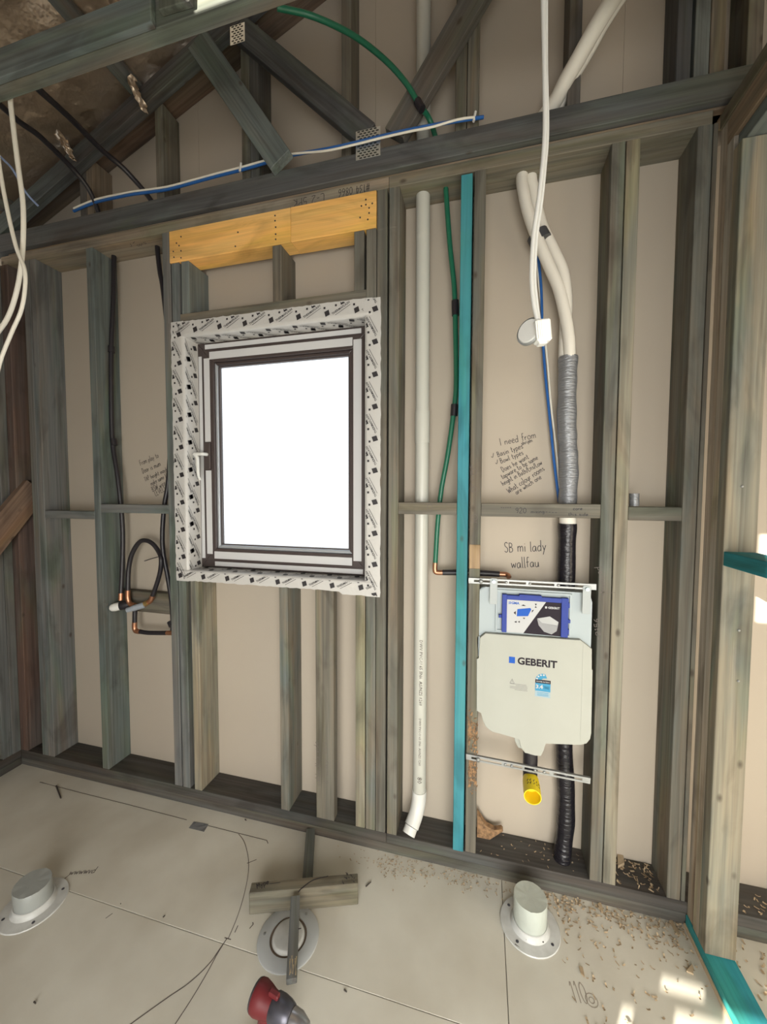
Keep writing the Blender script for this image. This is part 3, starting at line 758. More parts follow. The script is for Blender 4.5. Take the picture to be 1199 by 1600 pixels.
obj('printed_lettering', bm, M_pencil, wp)

# ---- green water pipe
gp = empty('water_pipe', at(679, 890, y=.075), 'green water pipe with black clips between waste pipe and turquoise stud', 'pipe')
tube('pipe', [at(433, 12, y=-.22), at(488, 25, y=-.15), at(550, 54, y=-.10), at(600, 92, y=-.065), at(634, 129, y=-.045), at(656, 165, y=-.034), at(674, 193, y=.035), Vector((-.172, .062, 2.98)), at(697, 296, y=.062),
              at(703, 380, y=.07), at(710, 450, y=.075), at(712, 520, y=.075), at(713, 600, y=.075), at(709, 645, y=.075), at(700, 710, y=.075), at(690, 765, y=.075), at(684, 820, y=.075), at(680.5, 880, y=.075)], .0105, M_green, gp, 12, 6)
for a, b in (((711.5, 470), (712, 493)), ((710.5, 632), (709.5, 650)), ((652, 158), (660, 171))):
    yy = .075 if a[1] > 300 else -.036
    tube('clip', [at(*a, y=yy), at(*b, y=yy)], .0155, M_black, gp, 12, 0)
tube('copper_elbow', [at(680.5, 879, y=.075), at(680, 889, y=.075), at(682, 894, y=.075), at(692, 894.5, y=.075)], .0115, M_copper, gp, 12)
tube('insulated_pipe', [at(692, 894.5, y=.075), at(735, 894.5, y=.075), at(781, 897, y=.075)], .0125, M_black, gp, 12, 3, label='black insulated pipe')
tube('copper_end', [at(781, 897, y=.075), at(790, 897.5, y=.075), at(794, 899, y=.07), at(795.5, 902, y=.06)], .0105, M_copper, gp, 12)

# ---- lagged twin pipes and their wrapping
lg = empty('lagged_pipes', (.34, .09, .09), 'pair of white lagged pipes taped into one black-wrapped run', 'pipe')
s = 3.24; c4 = lambda a, b, y: at(590+a/s, 260+b/s, y=y)
ya, yb = .062, .090
tube('lagging', [(.162, .06, 3.02), c4(733, 40, .07), c4(740, 130, ya), c4(765, 240, ya), c4(812, 370, ya-.005), c4(868, 500, ya), c4(918, 620, ya), c4(950, 750, ya), c4(970, 880, ya), c4(972, 985, .07)], .0225, M_lag, lg, 14, label='white lagging')
tube('lagging', [(.195, .085, 3.02), c4(778, 30, .085), c4(795, 150, yb), c4(832, 300, yb), c4(893, 430, yb), c4(940, 540, yb), c4(957, 680, yb), c4(952, 800, yb), c4(945, 985, .085)], .0225, M_lag, lg, 14, label='white lagging')
tube('lagging', [(.162, .06, 2.94), (.176, .06, 3.06), at(868, 158, y=.045), at(885, 125, y=.02), at(905, 90, y=-.01), at(930, 45, y=-.06), at(957, 0, y=-.12), at(985, -45, y=-.2)], .028, M_lag, lg, 16, label='thick white lagging above the plate')
tube('lagging', [(.20, .085, 2.94), (.21, .085, 3.06), at(880, 152, y=.06), at(897, 118, y=.035), at(917, 84, y=.005), at(943, 36, y=-.045), at(972, -10, y=-.11), at(998, -55, y=-.19)], .024, M_lag, lg, 14, label='thick white lagging above the plate')
tube('tape_band', [c4(808, 345, .078), c4(830, 385, .078)], .041, M_dark, lg, 16, 0)
def wavy(base): return lambda t: base*(1+.035*math.sin(t*41)+.03*math.sin(t*17+1))
tube('taped_sleeve', [at(888, 558, y=.083), at(887, 600, y=.083), at(886, 660, y=.083), at(888, 700, y=.083), at(889, 740, y=.083), at(887, 788, y=.083)], wavy(.0355), M_duct, lg, 18, 8, label='grey tape sleeve')
tube('lagging', [at(887, 786, y=.083), at(887.5, 822, y=.083)], .0325, M_lag, lg, 16, 0, label='white lagging')
tube('black_wrapping', [at(887, 818, y=.083), at(886, 860, y=.083), at(884, 960, y=.088), at(881, 1080, y=.09), at(882, 1170, y=.09), at(885, 1250, y=.09), at(883, 1300, y=.085), at(878, 1344, y=.07)], wavy(.0345), M_wrap, lg, 18, 8, label='glossy black tape wrapping')

# ---- cables
cb = empty('data_cables', (.2, .11, 1.6), 'blue and white cables behind the pendant fitting in right bay', 'cable')
tube('blue_cable', [at(841, 400, y=.115), at(846, 450, y=.115), at(848, 520, y=.115), at(852, 580, y=.115), at(857, 630, y=.115), at(862, 680, y=.115), at(866, 720, y=.115), at(874, 785, y=.11)], .0055, M_blue, cb, 8)
tube('white_cable', [at(839, 400, y=.122), at(843, 450, y=.122), at(851, 520, y=.122), at(857, 580, y=.122), at(861, 630, y=.122), at(867, 680, y=.122), at(871, 720, y=.122), at(876, 785, y=.115)], .004, M_cream, cb, 8)
cc = empty('cable_run', (-.6, -.03, 3.08), 'blue and white cable run clipped along the truss chord', 'cable')
pth = [(115, 328, .004), (150, 314, .003), (200, 303, .003), (228, 299, .003), (262, 294, .003), (300, 284, .003), (340, 273, .003), (376, 264, .003), (417, 252, .003), (454, 241, .003), (510, 231, -.031), (556, 221, -.033), (596, 211, -.033), (640, 201, -.033), (675, 194, -.031), (715, 187, -.02), (742, 183, -.008), (756, 181, .0)]
tube('blue_cable', [at(a, b+2, y=y) for a, b, y in pth], .0065, M_blue, cc, 8, label='blue cable')
pw = [(a, b-(2.5 if a < 400 else 3.0*(454-a)/54-0 if a < 470 else -4.5 if a < 700 else 0), y-.008) for a, b, y in pth[:-1]]
tube('white_cable', [at(a, b, y=y) for a, b, y in pw], .0042, M_cream, cc, 8, label='white cable')
for px, py in ((376, 262), (742, 183)):
    p = at(px, py, y=-.01); tube('clip', [p+Vector((-.004, 0, -.016)), p+Vector((.003, 0, .02))], .005, M_white, cc, 8, 0)

# pendant cable with its fitting
pc = empty('pendant_fitting', at(838, 517, y=-.5), 'white plastic fitting hanging on a bright white cable before right bay', 'light fitting')
tube('cable', [at(848, -60, y=-.5), at(849, 0, y=-.5), at(851, 100, y=-.5), at(852, 200, y=-.5), at(848, 260, y=-.5), at(841, 320, y=-.5), at(834, 370, y=-.5), at(831, 430, y=-.5), at(834, 470, y=-.5), at(840, 500, y=-.5)], .0062, M_white, pc, 10)
tube('cable', [at(853, -60, y=-.49), at(854, 0, y=-.49), at(854, 100, y=-.49), at(856, 200, y=-.49), at(852, 262, y=-.49), at(846, 320, y=-.49), at(839, 370, y=-.49), at(836, 430, y=-.49), at(839, 470, y=-.49), at(843, 500, y=-.49)], .0045, M_white, pc, 10)
p = at(847, 518, y=-.5)
bm = bmesh.new(); add_box(bm, (-.020, -.017, -.030), (.020, .017, .028), .004); add_box(bm, (-.014, -.012, -.036), (.008, .012, -.028), .002)
for k in range(4): add_box(bm, (-.022+.005*k, -.0195, -.024), (-.0195+.005*k, -.016, .022), .0004)
obj('connector_body', bm, mat('glare_white_plastic', (.9, .9, .86), .3), pc, Matrix.Translation(p) @ Matrix.Rotation(math.radians(-6), 4, 'Y') @ Matrix.Rotation(math.radians(12), 4, 'Z'))  # whiter than the other plastic to imitate glare on the fitting
q = at(829, 519, y=-.485)
lathe('lamp_disc', [(0, -.012), (.022, -.011), (.032, -.004), (.034, .006), (.030, .012), (0, .013)], M_white, pc, q, (-.55, -.75, .1), 28)
lathe('disc_rim', [(.0335, -.003), (.037, 0), (.037, .007), (.0335, .010), (.0335, -.003)], M_steel, pc, q, (-.55, -.75, .1), 28)

for i, (pts, lab) in enumerate((([(14, 110), (16, 155), (21, 200), (29, 265), (36, 320), (36, 380), (31, 430), (22, 470), (10, 500), (-8, 525)], 'thicker cream cable hanging down at far left, on the right at top'),
                                ([(-12, 170), (0, 265), (12, 330), (25, 385), (38, 420), (39, 450), (33, 485), (18, 520), (2, 560), (-8, 600)], 'thinner cream cable hanging at far left, looping inward lowest'))):
    o = tube('hanging_cable', [at(a, b, y=-.60-.03*i) for a, b in pts], .0075 if i == 0 else .006, M_cream, None, 10)
    tag(o, lab, 'cable', 'hanging cream cables')
o = tube('blue_wire', [at(-10, 235, y=-.25), at(6, 250, y=-.22), at(20, 265, y=-.2), at(40, 300, y=-.15), at(60, 322, y=-.1)], .005, mat('pale_blue_wire', (.25, .33, .55), .4)); tag(o, 'pale blue wire crossing behind the left hanging cables', 'cable')

# ---- black water pipes through the ceiling (left), mixer
bpA = empty('black_pipe', at(178, 400, z=ZT), 'black pipe clipped to stud side in second bay, ending at capped outlet', 'pipe', 'black water pipes')
tube('pipe', [at(-10, 155, y=-.45), at(30, 190, y=-.35), at(62, 213, y=-.27), at(110, 260, y=-.12), at(140, 298, y=-.03), Vector((-1.99, .05, 3.09)), Vector((-1.957, .086, 2.965)), at(178, 402, y=.088), at(177, 470, y=.075), at(174, 545, y=.07), at(174, 620, y=.07), at(176, 690, y=.07), at(184, 745, y=.065), at(190, 800, y=.065),
              at(192, 840, y=.065), at(191, 890, y=.06), at(189, 928, y=.05)], .0118, M_black, bpA, 10)
for a, b in (((174.2, 541), (174.2, 551)), ((177, 686), (179, 696))): tube('clip', [at(*a, y=.07), at(*b, y=.07)], .0165, M_black, bpA, 10, 0)
tube('copper_end', [at(189, 927, y=.05), at(188.6, 938, y=.045)], .0125, M_copper, bpA, 10, 0)
p = at(190, 945, y=.05)
lathe('cap_body', [(.020, -.02), (.024, -.015), (.024, .03), (.018, .034), (0, .034)], M_black, bpA, p+Vector((.012, 0, -.002)), (.80, .55, .16), 20)
lathe('outlet_cap', [(0, -.066), (.012, -.064), (.0195, -.056), (.0225, -.042), (.0225, -.018), (0, -.018)], M_white, bpA, p+Vector((.012, 0, -.002)), (.80, .55, .16), 24, label='white plastic outlet cap')
bpB = empty('black_pipe', at(248, 385, z=ZT), 'black pipe dropping beside the left window stud, right of the loop', 'pipe', 'black water pipes')
tube('pipe', [at(40, 118, y=-.60), at(62, 141, y=-.5), at(110, 185, y=-.32), at(160, 235, y=-.15), at(200, 270, y=-.04), Vector((-1.64, .05, 3.09)), Vector((-1.653, .078, 2.965)), at(246, 387, y=.08), at(250, 425, y=.082), at(255, 455, y=.085), at(266, 560, y=.09), at(268, 660, y=.09), at(263, 750, y=.075), at(257, 790, y=.065), at(254, 830, y=.065), at(255, 862, y=.065), at(262, 900, y=.075), at(268, 940, y=.09), at(270, 975, y=.095), at(269, 989, y=.08)], .0118, M_black, bpB, 10)
tube('cable_tie', [at(252, 869, y=.055), at(240, 872, y=.06), at(226, 876.5, y=.07)], .0025, M_black, bpB, 6)
tube('clip', [at(266, 971, y=.095), at(269, 978, y=.09)], .017, M_black, bpB, 10, 0)
mx = empty('shower_mixer', at(211, 950, y=.04), 'grey shower mixer with copper bends and looped black pipe', 'valve')
p0, p1 = at(203, 952, y=.02), at(226, 945, y=.055)
dv = (p1-p0).normalized()
lathe('mixer_body', [(0, -.012), (.0065, -.012), (.0065, -.016), (.013, -.016), (.014, -.004), (.014, .012), (.0165, .014), (.0165, (p1-p0).length-.004), (.012, (p1-p0).length), (0, (p1-p0).length)], mat('mixer_grey', (.26, .29, .33), .4), mx, p0, dv, 18)
lathe('spindle', [(0, -.020), (.006, -.0195), (.006, -.012), (0, -.012)], M_dark, mx, p0, dv, 12)
tube('pipe_loop', [at(200, 925, y=.055), at(201, 891, y=.06), at(206, 867, y=.06), at(216, 849, y=.062), at(226, 844.3, y=.064), at(238, 849, y=.066), at(248, 862, y=.068), at(252, 874, y=.05), at(250.5, 893, y=.055), at(245, 913, y=.06), at(238, 932, y=.06)], .0118, M_black, mx, 10, label='looped black pipe')
tube('copper_bend', [at(200, 922, y=.055), at(200, 934, y=.055), at(203, 943, y=.055), at(211, 946, y=.055)], .0128, M_copper, mx, 12)
tube('copper_bend', [at(238.5, 931, y=.06), at(236, 938, y=.06), at(231, 942, y=.058), at(224, 946, y=.055)], .0125, M_copper, mx, 12)
tube('brass_union', [at(232, 941, y=.058), at(226, 944, y=.056)], .0145, mat('brass', (.60, .45, .20), .3, .9), mx, 12, 0)
tube('pipe_tail', [at(211, 953, y=.055), at(210.6, 974, y=.055)], .0118, M_black, mx, 10, 0)
tube('copper_bend', [at(210.6, 972, y=.055), at(210.4, 981, y=.055), at(213, 986, y=.055), at(219, 987, y=.055)], .0128, M_copper, mx, 12)
tube('pipe_tail', [at(218, 986.8, y=.055), at(233, 988.8, y=.057), at(262, 989, y=.06)], .0118, M_black, mx, 10, 3)
tube('copper_end', [at(261, 989, y=.06), at(270, 989, y=.06)], .0125, M_copper, mx, 10, 0)

# ---- in-wall cistern
ci = empty('wall_cistern', (.205, .03, .57), 'white in-wall toilet cistern with printed front, between two steel rails', 'cistern')
def rrect(x0, x1, z0, z1, r, n=5):
    P = []
    for cx, cz, a in ((x1-r, z1-r, 0), (x0+r, z1-r, 90), (x0+r, z0+r, 180), (x1-r, z0+r, 270)):
        for k in range(n+1):
            t = math.radians(a+90*k/n); P.append((cx+r*math.cos(t), cz+r*math.sin(t)))
    return P
bm = bmesh.new(); add_prism(bm, rrect(-.013, .422, .96, 1.250, .034), .008, .055, 0, .006)
tk = obj('tank', bm, M_tank, ci, label='translucent upper tank')
prism('tank_step', [(-.016, 1.042), (.018, 1.042), (.018, .955), (-.012, .955)], .000, .05, M_tank, ci, .004)
prism('tank_step', [(.395, 1.042), (.424, 1.025), (.422, .955), (.395, .955)], .000, .05, M_tank, ci, .004)
ring4('access_frame', .060, .348, 1.068, 1.243, .008, .001, .0085, M_tank, ci, .001)
outline = [(-.001, 1.039), (-.001, .95), (-.013, .949), (-.010, .726), (.012, .722), (.016, .69), (.026, .668), (.042, .653), (.057, .646), (.165, .636), (.168, .600), (.185, .578), (.205, .581), (.225, .574), (.246, .576), (.256, .600), (.260, .635), (.391, .647), (.412, .657), (.424, .676), (.427, .702), (.426, .953), (.419, .955), (.421, 1.036), (.38, 1.067), (.021, 1.06)]
fp = prism('front_panel', outline, -.012, .045, M_panel, ci, .003)
prism('panel_rib', [(.389, .66), (.392, .66), (.392, 1.055), (.389, 1.055)], -.0128, -.011, M_panel, fp)
prism('panel_rib', [(.018, .73), (.0205, .73), (.0205, 1.05), (.018, 1.05)], -.0128, -.011, M_panel, fp)
prism('spout', [(.140, .645), (.168, .645), (.175, .590), (.160, .590), (.146, .615)], -.004, .035, M_panel, ci, .003)
# blue frame and its printed card
bfm = bmesh.new()
add_box(bfm, (.085, -.013, 1.072), (.104, .004, 1.228), .0015); add_box(bfm, (.308, -.013, 1.072), (.334, .004, 1.228), .0015)
add_box(bfm, (.103, -.013, 1.208), (.309, .004, 1.226), .0015); add_box(bfm, (.15, -.0125, 1.222), (.235, .004, 1.2315), .001)
for z in (1.085, 1.19): add_box(bfm, (.331, -.012, z), (.338, .003, z+.02), .001)
add_box(bfm, (.073, -.006, 1.128), (.086, .002, 1.142), .001); add_box(bfm, (.332, -.006, 1.128), (.343, .002, 1.142), .001)
bf = obj('blue_frame', bfm, M_bplas, ci, label='blue plastic frame')
cy = -.0065
bm = bmesh.new(); mats = [M_wprint, M_dprint, M_bprint, M_wprint, mat('bowl_print', (.36, .37, .37), .5), mat('bowl_shade', (.24, .245, .25), .5)]
def cq(x, z): return (.104+x*.204, cy, 1.073+z*.135)
add_poly(bm, [cq(0, 0), cq(.32, 0), cq(.73, 1), cq(0, 1)], 0); add_poly(bm, [cq(.32, 0), cq(1, 0), cq(1, 1), cq(.73, 1)], 1)
def up_(p, d=.0004): return (p[0], p[1]-d, p[2])
add_poly(bm, [up_(cq(.19, .50)), up_(cq(.40, .53)), up_(cq(.46, .74)), up_(cq(.44, .78)), up_(cq(.20, .72))], 2)
for a in ([(.13, .6), (.17, .66), (.17, .54)], [(.27, .83), (.31, .87), (.36, .83)], [(.47, .71), (.51, .74), (.47, .64)], [(.3, .47), (.35, .47), (.33, .43)], [(.52, .92), (.56, .92), (.54, .86)], [(.52, .80), (.56, .80), (.54, .85)], [(.14, .32), (.19, .36), (.19, .30)], [(.21, .33), (.25, .37), (.25, .31)]):
    add_poly(bm, [up_(cq(*q)) for q in a], 1)
add_poly(bm, [up_(cq(*q)) for q in ((.57, .48), (.80, .57), (.96, .42), (.94, .30), (.66, .36))], 4)
add_poly(bm, [up_(cq(*q)) for q in ((.57, .47), (.66, .36), (.94, .31), (.96, .40), (.93, .15), (.84, .04), (.70, .10), (.60, .28))], 5)
add_print(bm, text_faces('SIGMA', .02, .0006, 1), up_(cq(.03, .86)), (1, 0, 0), (0, 0, 1), 2, .042)
add_print(bm, text_faces('GEBERIT', .02, .0006, 1), up_(cq(.76, .80)), (1, 0, 0), (0, 0, 1), 3, .044)
add_poly(bm, [up_(cq(*q)) for q in ((.71, .80), (.745, .80), (.745, .86), (.71, .86))], 3)
obj('printed_card', bm, mats, ci, label='printed card')
bm = bmesh.new(); fy = -.0124
add_print(bm, text_faces('GEBERIT', .04, .0014, 3), (.149, fy, .9465), (1, 0, 0), (0, 0, 1), 0, .149)
add_poly(bm, [(.1155, fy, .947), (.139, fy, .947), (.139, fy, .9735), (.1155, fy, .9735)], 1)
obj('printed_logo', bm, [M_dprint, M_bprint], fp)
bm = bmesh.new()   # water rating sticker
add_poly(bm, [(.2175, fy, .822), (.2750, fy, .820), (.2755, fy, .890), (.2185, fy, .890)], 0)
add_poly(bm, [(.2185, fy, .889)]+[(.247+.0285*math.cos(math.radians(t)), fy, .889+.0285*math.sin(math.radians(t))) for t in range(172, 60, -14)]+[(.262, fy, .900), (.247, fy, .898), (.238, fy, .889)], 1)
f2 = fy-.0003
add_poly(bm, [(.218, f2, .878), (.2755, f2, .878), (.2755, f2, .892), (.218, f2, .892)], 2)
add_poly(bm, [(.218, f2, .846), (.2753, f2, .845), (.2755, f2, .878), (.218, f2, .878)], 1)
add_print(bm, text_faces('3.4', .02, .0008, 1), (.221, f2-.0003, .856), (1, 0, 0), (0, 0, 1), 3, .026)
add_print(bm, text_faces('WATER RATING', .01, .0002, 1), (.221, f2-.0003, .882), (1, 0, 0), (0, 0, 1), 3, .050)
for t in (165, 138, 111, 84): add_poly(bm, [(.247+.0235*math.cos(math.radians(t))+.004*math.cos(k*1.047), f2, .889+.0235*math.sin(math.radians(t))+.004*math.sin(k*1.047)) for k in range(6)], 3)
for z in (.838, .832, .827): add_poly(bm, [(.226, f2, z), (.268, f2, z), (.268, f2, z+.002), (.226, f2, z+.002)], 1)
for z in (.864, .858): add_poly(bm, [(.252, f2, z), (.271, f2, z), (.271, f2, z+.0018), (.252, f2, z+.0018)], 0)
obj('rating_sticker', bm, [M_pprint, M_lprint, M_dprint, M_wprint], fp, label='blue water rating sticker')
bm = bmesh.new()
tri = [(.121, .864), (.138, .864), (.1295, .882)]
for a, b in zip(tri, tri[1:]+tri[:1]): add_ribbon(bm, [(a[0], fy, a[1]), (b[0], fy, b[1])], .0016, NY)
add_ribbon(bm, [(.1295, fy, .877), (.1295, fy, .868)], .0016, NY)
for i, (a, b) in enumerate(((.121, .185), (.143, .188), (.121, .189), (.121, .188), (.14, .189))):
    z = .862-.0058*i; add_ribbon(bm, [(a, fy, z), (b, fy, z)], .0016, NY)
obj('warning_print', bm, mat('grey_print', (.16, .16, .16), .6), fp)
for x0, z0, z1 in ((.036, 1.255, 1.292), (.382, 1.243, 1.283)):     # hanging tabs under the rail
    t_ = prism('hanging_tab', [(x0, z0-.07), (x0+.028, z0-.07), (x0+.030, z1-.004), (x0+.026, z1), (x0+.004, z1), (x0, z1-.004)], -.0145, -.0125, M_tab, ci, .0005)
    lathe('bolt_head', [(0, -.008), (.0065, -.008), (.0075, -.004), (.0075, 0)], mat('zinc_bolt', (.45, .55, .58), .3, .8), t_, (x0+.015, -.0145, z1-.013), (0, 1, 0), 12)
tube('black_outlet', [(.210, .024, .60), (.2105, .024, .52), (.2105, .022, .475), (.210, .010, .448), (.210, -.006, .442)], .0285, M_black, ci, 20, label='black outlet pipe')
# yellow end with an open mouth
ye = Vector((.196, -.012, .445)); yd = (at(832.6, 1246, y=-.082)-ye).normalized()
mouth = at(832.6, 1245.5, y=-.085); ye0 = mouth+Vector((.002, .060, .003)); yd = (mouth-ye0).normalized(); yl = (mouth-ye0).length
lathe('yellow_pipe_end', [(.031, -.030), (.0325, -.012), (.0325, 0), (.0325, yl), (.0295, yl), (.0285, 0), (0, -.004)], M_yellow, ci, ye0, yd, 28, label='yellow open pipe end')
bm = bmesh.new()
for k, t in enumerate((35, 55, 75, 100, 118)):
    for q in range(2):
        c_ = lambda dy, dt: ye0+yd*dy+Vector((.0331*math.cos(math.radians(t+dt)), 0, .0331*math.sin(math.radians(t+dt))))
        add_ribbon(bm, [c_(.008+.016*q, -6), c_(.014+.016*q, 5), c_(.020+.014*q, -4+3*k % 7)], .0022, (0, -.3, 1))
obj('ink_marks', bm, M_ink, ci)['kind'] = 'stuff'

def rail(name, p0, p1, hgt, label, group):
    """slotted steel channel"""
    p0, p1 = Vector(p0), Vector(p1); u = (p1-p0); L = u.length; u.normalize(); mw = Matrix((u, Vector((0, 1, 0)), u.cross(Vector((0, 1, 0))))).transposed().to_4x4(); mw.translation = p0
    o = empty(name, p0, label, 'rail', group)
    bm = bmesh.new(); h = hgt/2
    add_box(bm, (0, 0, h*.36), (L, .003, h), .0004); add_box(bm, (0, 0, -h), (L, .003, -h*.36), .0004)
    for a, b in ((0, .022), (.145, .16), (.225, .235), (.33, .345), (L-.03, L)): add_box(bm, (a, .0003, -h*.37), (b, .0027, h*.37))
    add_box(bm, (0, .003, h-.002), (L, .010, h), 0); add_box(bm, (0, .003, -h), (L, .010, -h+.002), 0)
    obj('channel', bm, M_steel, o, mw)
    for x in (.16, .185, .275, .31) if 'lower' in label else (.15, .24, .345):
        bm = bmesh.new(); add_lathe(bm, [(0, -.005), (.0055, -.004), (.006, 0)], (x, 0, 0), (0, 1, 0), 10); obj('screw', bm, M_steel, o, mw)
    bm = bmesh.new(); add_lathe(bm, [(0, -.0105), (.0085, -.009), (.0085, 0)], (.05, 0, 0), (0, 1, 0), 12); obj('screw', bm, M_steel, o, mw)
rail('mounting_rail', (-.050, -.011, 1.276), (.430, -.011, 1.279), .023, 'upper slotted steel rail across the top of the white cistern', 'slotted steel rails')
rail('mounting_rail', (-.050, -.011, .521), (.430, -.011, .507), .024, 'lower slotted steel rail below the cistern, in front of black pipe', 'slotted steel rails')
# marks on the yellow end
o = tube('pipe_stub', [at(991.5, 789, y=.03)+Vector((0, 0, -.004)), at(991.5, 771, y=.03)], .0165, M_duct, None, 16, 0); tag(o, 'short grey pipe stub standing on the far right nogging', 'pipe')

# ---- floor outlets
def outlet(x, y, label, ztop, rcap, capmat, tilt=0):
    e = empty('floor_outlet', (x, y, 0), label, 'floor outlet', 'white flanged floor outlets')
    lathe('flange', [(0, .0005), (.106, .0005), (.108, .003), (.106, .006), (rcap+.012, .008), (rcap+.006, .014), (rcap+.004, .028), (rcap+.001, .030)], M_flange, e, (x, y, 0), seg=40)
    bm = bmesh.new(); n = 36; ring0, ring1 = [], []
    add_lathe(bm, [(rcap, .012), (rcap, ztop*.35), (rcap*1.005, ztop*.7), (rcap*.995, ztop-.002), (rcap*.98, ztop), (rcap*.6, ztop-.001), (0, ztop+.001)], (x, y, 0), (0, 0, 1), 36)
    for v in bm.verts:
        if v.co.z > ztop*.6: v.co += Vector((tilt*(v.co.z), 0, random.uniform(-.0012, .0012)+tilt*(v.co.x-x)*1.2))
    obj('taped_cap', bm, capmat, e, smooth=True, label='grey taped cap')
    for a in (20, 110, 200, 290):
        q = (x+.088*math.cos(math.radians(a+35)), y+.088*math.sin(math.radians(a+35)), .0065)
        lathe('screw', [(.0055, 0), (.0055, .001), (.004, .002), (0, .0016)], M_gear, e, q, seg=10)
    return e
outlet(.199, -.152, 'white floor outlet with pale cap, in front of the cistern bay', .117, .060, mat('pale_cap', (.50, .54, .49), .3, noise=(14, .5, (.40, .42, .38)), bump=.3, bscale=40))
outlet(-1.697, -.570, 'white floor outlet with slanted grey cap at the left', .092, .060, M_cap, -.06)
# middle outlet: flush ring with a sunken cap
mo = empty('floor_outlet', (-.667, -.415, 0), 'flat floor outlet ring under the crossed timber offcuts', 'floor outlet', 'white flanged floor outlets')
xm, ym = -.667, -.418
bm = bmesh.new(); add_lathe(bm, [(.066, .002), (.068, .0065), (.108, .0065), (.111, .004), (.111, 0)], (xm, ym, 0), seg=40)
obj('flange', bm, mat('grey_flange', (.46, .48, .49), .4), mo, smooth=True)
lathe('sunken_ring', [(.067, .004), (.064, .0035), (.062, .002), (.060, .0035)], mat('brown_seal', (.16, .12, .09), .7), mo, (xm, ym, 0), seg=40)
lathe('inner_cap', [(.060, .001), (.058, .006), (.054, .014), (.050, .016), (0, .016)], M_flange, mo, (xm, ym, 0), seg=40)
for a in (70, 190, 310): lathe('screw', [(.005, 0), (.005, .001), (.0, .002)], M_steel, mo, (xm+.09*math.cos(math.radians(a)), ym+.09*math.sin(math.radians(a)), .0068), seg=10)

# ---- timber offcuts on the floor
b0, b1 = Vector((-.850, -.390, .0455)), Vector((-.453, -.248, .0455)); dv = (b1-b0).normalized(); nv = Vector((-dv.y, dv.x, 0))
blk = board('timber_offcut', b0+nv*.023, b1+nv*.023, nv*.0225, (0, 0, .0445), None, (.23, .215, .165), .3, bev=.003); tag(blk, 'short thick pine block on edge, lying across the narrow sticks', 'offcut', 'timber offcuts')
bm = bmesh.new()
tp = lambda px, py: at(px, py, z=.0907)
add_ribbon(bm, smooth_path([tp(466, 1394), tp(474, 1386), tp(490, 1375), tp(513, 1369)], 5), .0045, (0, 0, 1))
obj('wood_crack', bm, M_ink, blk); bm = bmesh.new()
add_writing(bm, 'Mype', tp(402, 1389), tp(421, 1380), .022, (0, 0, 1), .003); add_ribbon(bm, [tp(421, 1381), tp(438, 1379)], .002, (0, 0, 1))
for k in range(14):
    a = (random.uniform(528, 556), random.uniform(1366, 1378)); add_ribbon(bm, [tp(*a), tp(a[0]+random.uniform(-5, 5), a[1]+random.uniform(-5, 5))], .003, (0, 0, 1))
obj('pen_marks', bm, M_ink, blk)['kind'] = 'stuff'
st1 = board('timber_offcut', (-.772, -.004, .0175), (-.668, -.262, .0175), Vector((.258, .104, 0)).normalized()*.0205, (0, 0, .017), None, 'b', .5, bev=.002); tag(st1, 'dark narrow stick on the floor behind the block, touching the wall plate', 'offcut', 'timber offcuts')
e0, e1 = Vector((-.672, -.352, .0830)), Vector((-.583, -.553, .0310)); d_ = (e1-e0).normalized(); side = d_.cross(Vector((0, 0, 1))).normalized(); upv = side.cross(d_).normalized()
st2 = board('timber_offcut', e0, e1, side*.017, upv*.014, None, 'b', .5, bev=.002); tag(st2, 'narrow stick with split pale end leaning from block over outlet ring', 'offcut', 'timber offcuts')
bm = bmesh.new()
for k in range(12):
    c = e1-d_*random.uniform(.0, .06)+side*random.uniform(-.014, .014)+upv*.0146
    add_poly(bm, [c-side*.0016, c+side*.0016, c+d_*random.uniform(.01, .03)*(1 if (c+d_*.03-e1).dot(d_) < 0 else -1)])
obj('split_wood', bm, mat('pale_split_wood', (.42, .33, .20), .8), st2)
add = bmesh.new(); c = at(464, 1452, z=.072); add_ribbon(add, [c-side*.015+upv*.001, c+side*.015+upv*.001], .003, upv); obj('pen_mark', add, M_ink, st2)

# ---- cordless drill
dr = empty('cordless_drill', (-.575, -.735, 0), 'red and black cordless drill standing at the bottom edge of the floor', 'drill')
dax = Vector((.985, -.155, -.03)).normalized(); db = Vector((-.606, -.715, .196)); dup = Vector((0, 0, 1))-dax*dax.z; dup.normalize(); dsd = dax.cross(dup)
def dp(a, u=0, s_=0): return db+dax*a+dup*u+dsd*s_
bm = bmesh.new()
def ellring(a, rs, ru, off=0): return [bm.verts.new(dp(a, off+ru*math.sin(t), rs*math.cos(t))) for t in [2*math.pi*k/20 for k in range(20)]]
def loft(spec):
    R = [ellring(*q) for q in spec]
    for A, B in zip(R, R[1:]):
        for k in range(20): bm.faces.new((A[k], A[(k+1) % 20], B[(k+1) % 20], B[k])).smooth = True
    bm.faces.new(R[0]); bm.faces.new(R[-1])
loft([(0, .030, .030), (.003, .037, .038), (.014, .039, .040), (.03, .036, .037), (.05, .031, .032), (.066, .029, .030)])
obj('motor_housing', bm, M_red, dr, smooth=True, label='red motor housing')
bm = bmesh.new(); loft([(-.004, .026, .026), (-.003, .035, .036), (.003, .0375, .0385)]); obj('rear_cap', bm, M_dark, dr, smooth=True)
bm = bmesh.new(); loft([(.060, .030, .031), (.064, .033, .034), (.085, .034, .035), (.105, .032, .033), (.118, .028, .029), (.122, .024, .025)]); obj('gearbox', bm, M_gear, dr, smooth=True)
bm = bmesh.new(); loft([(.121, .0235, .0235), (.124, .026, .026), (.146, .0255, .0255), (.158, .021, .021), (.172, .016, .016), (.176, .010, .010)]); ch = obj('chuck', bm, M_chuck, dr, smooth=True)
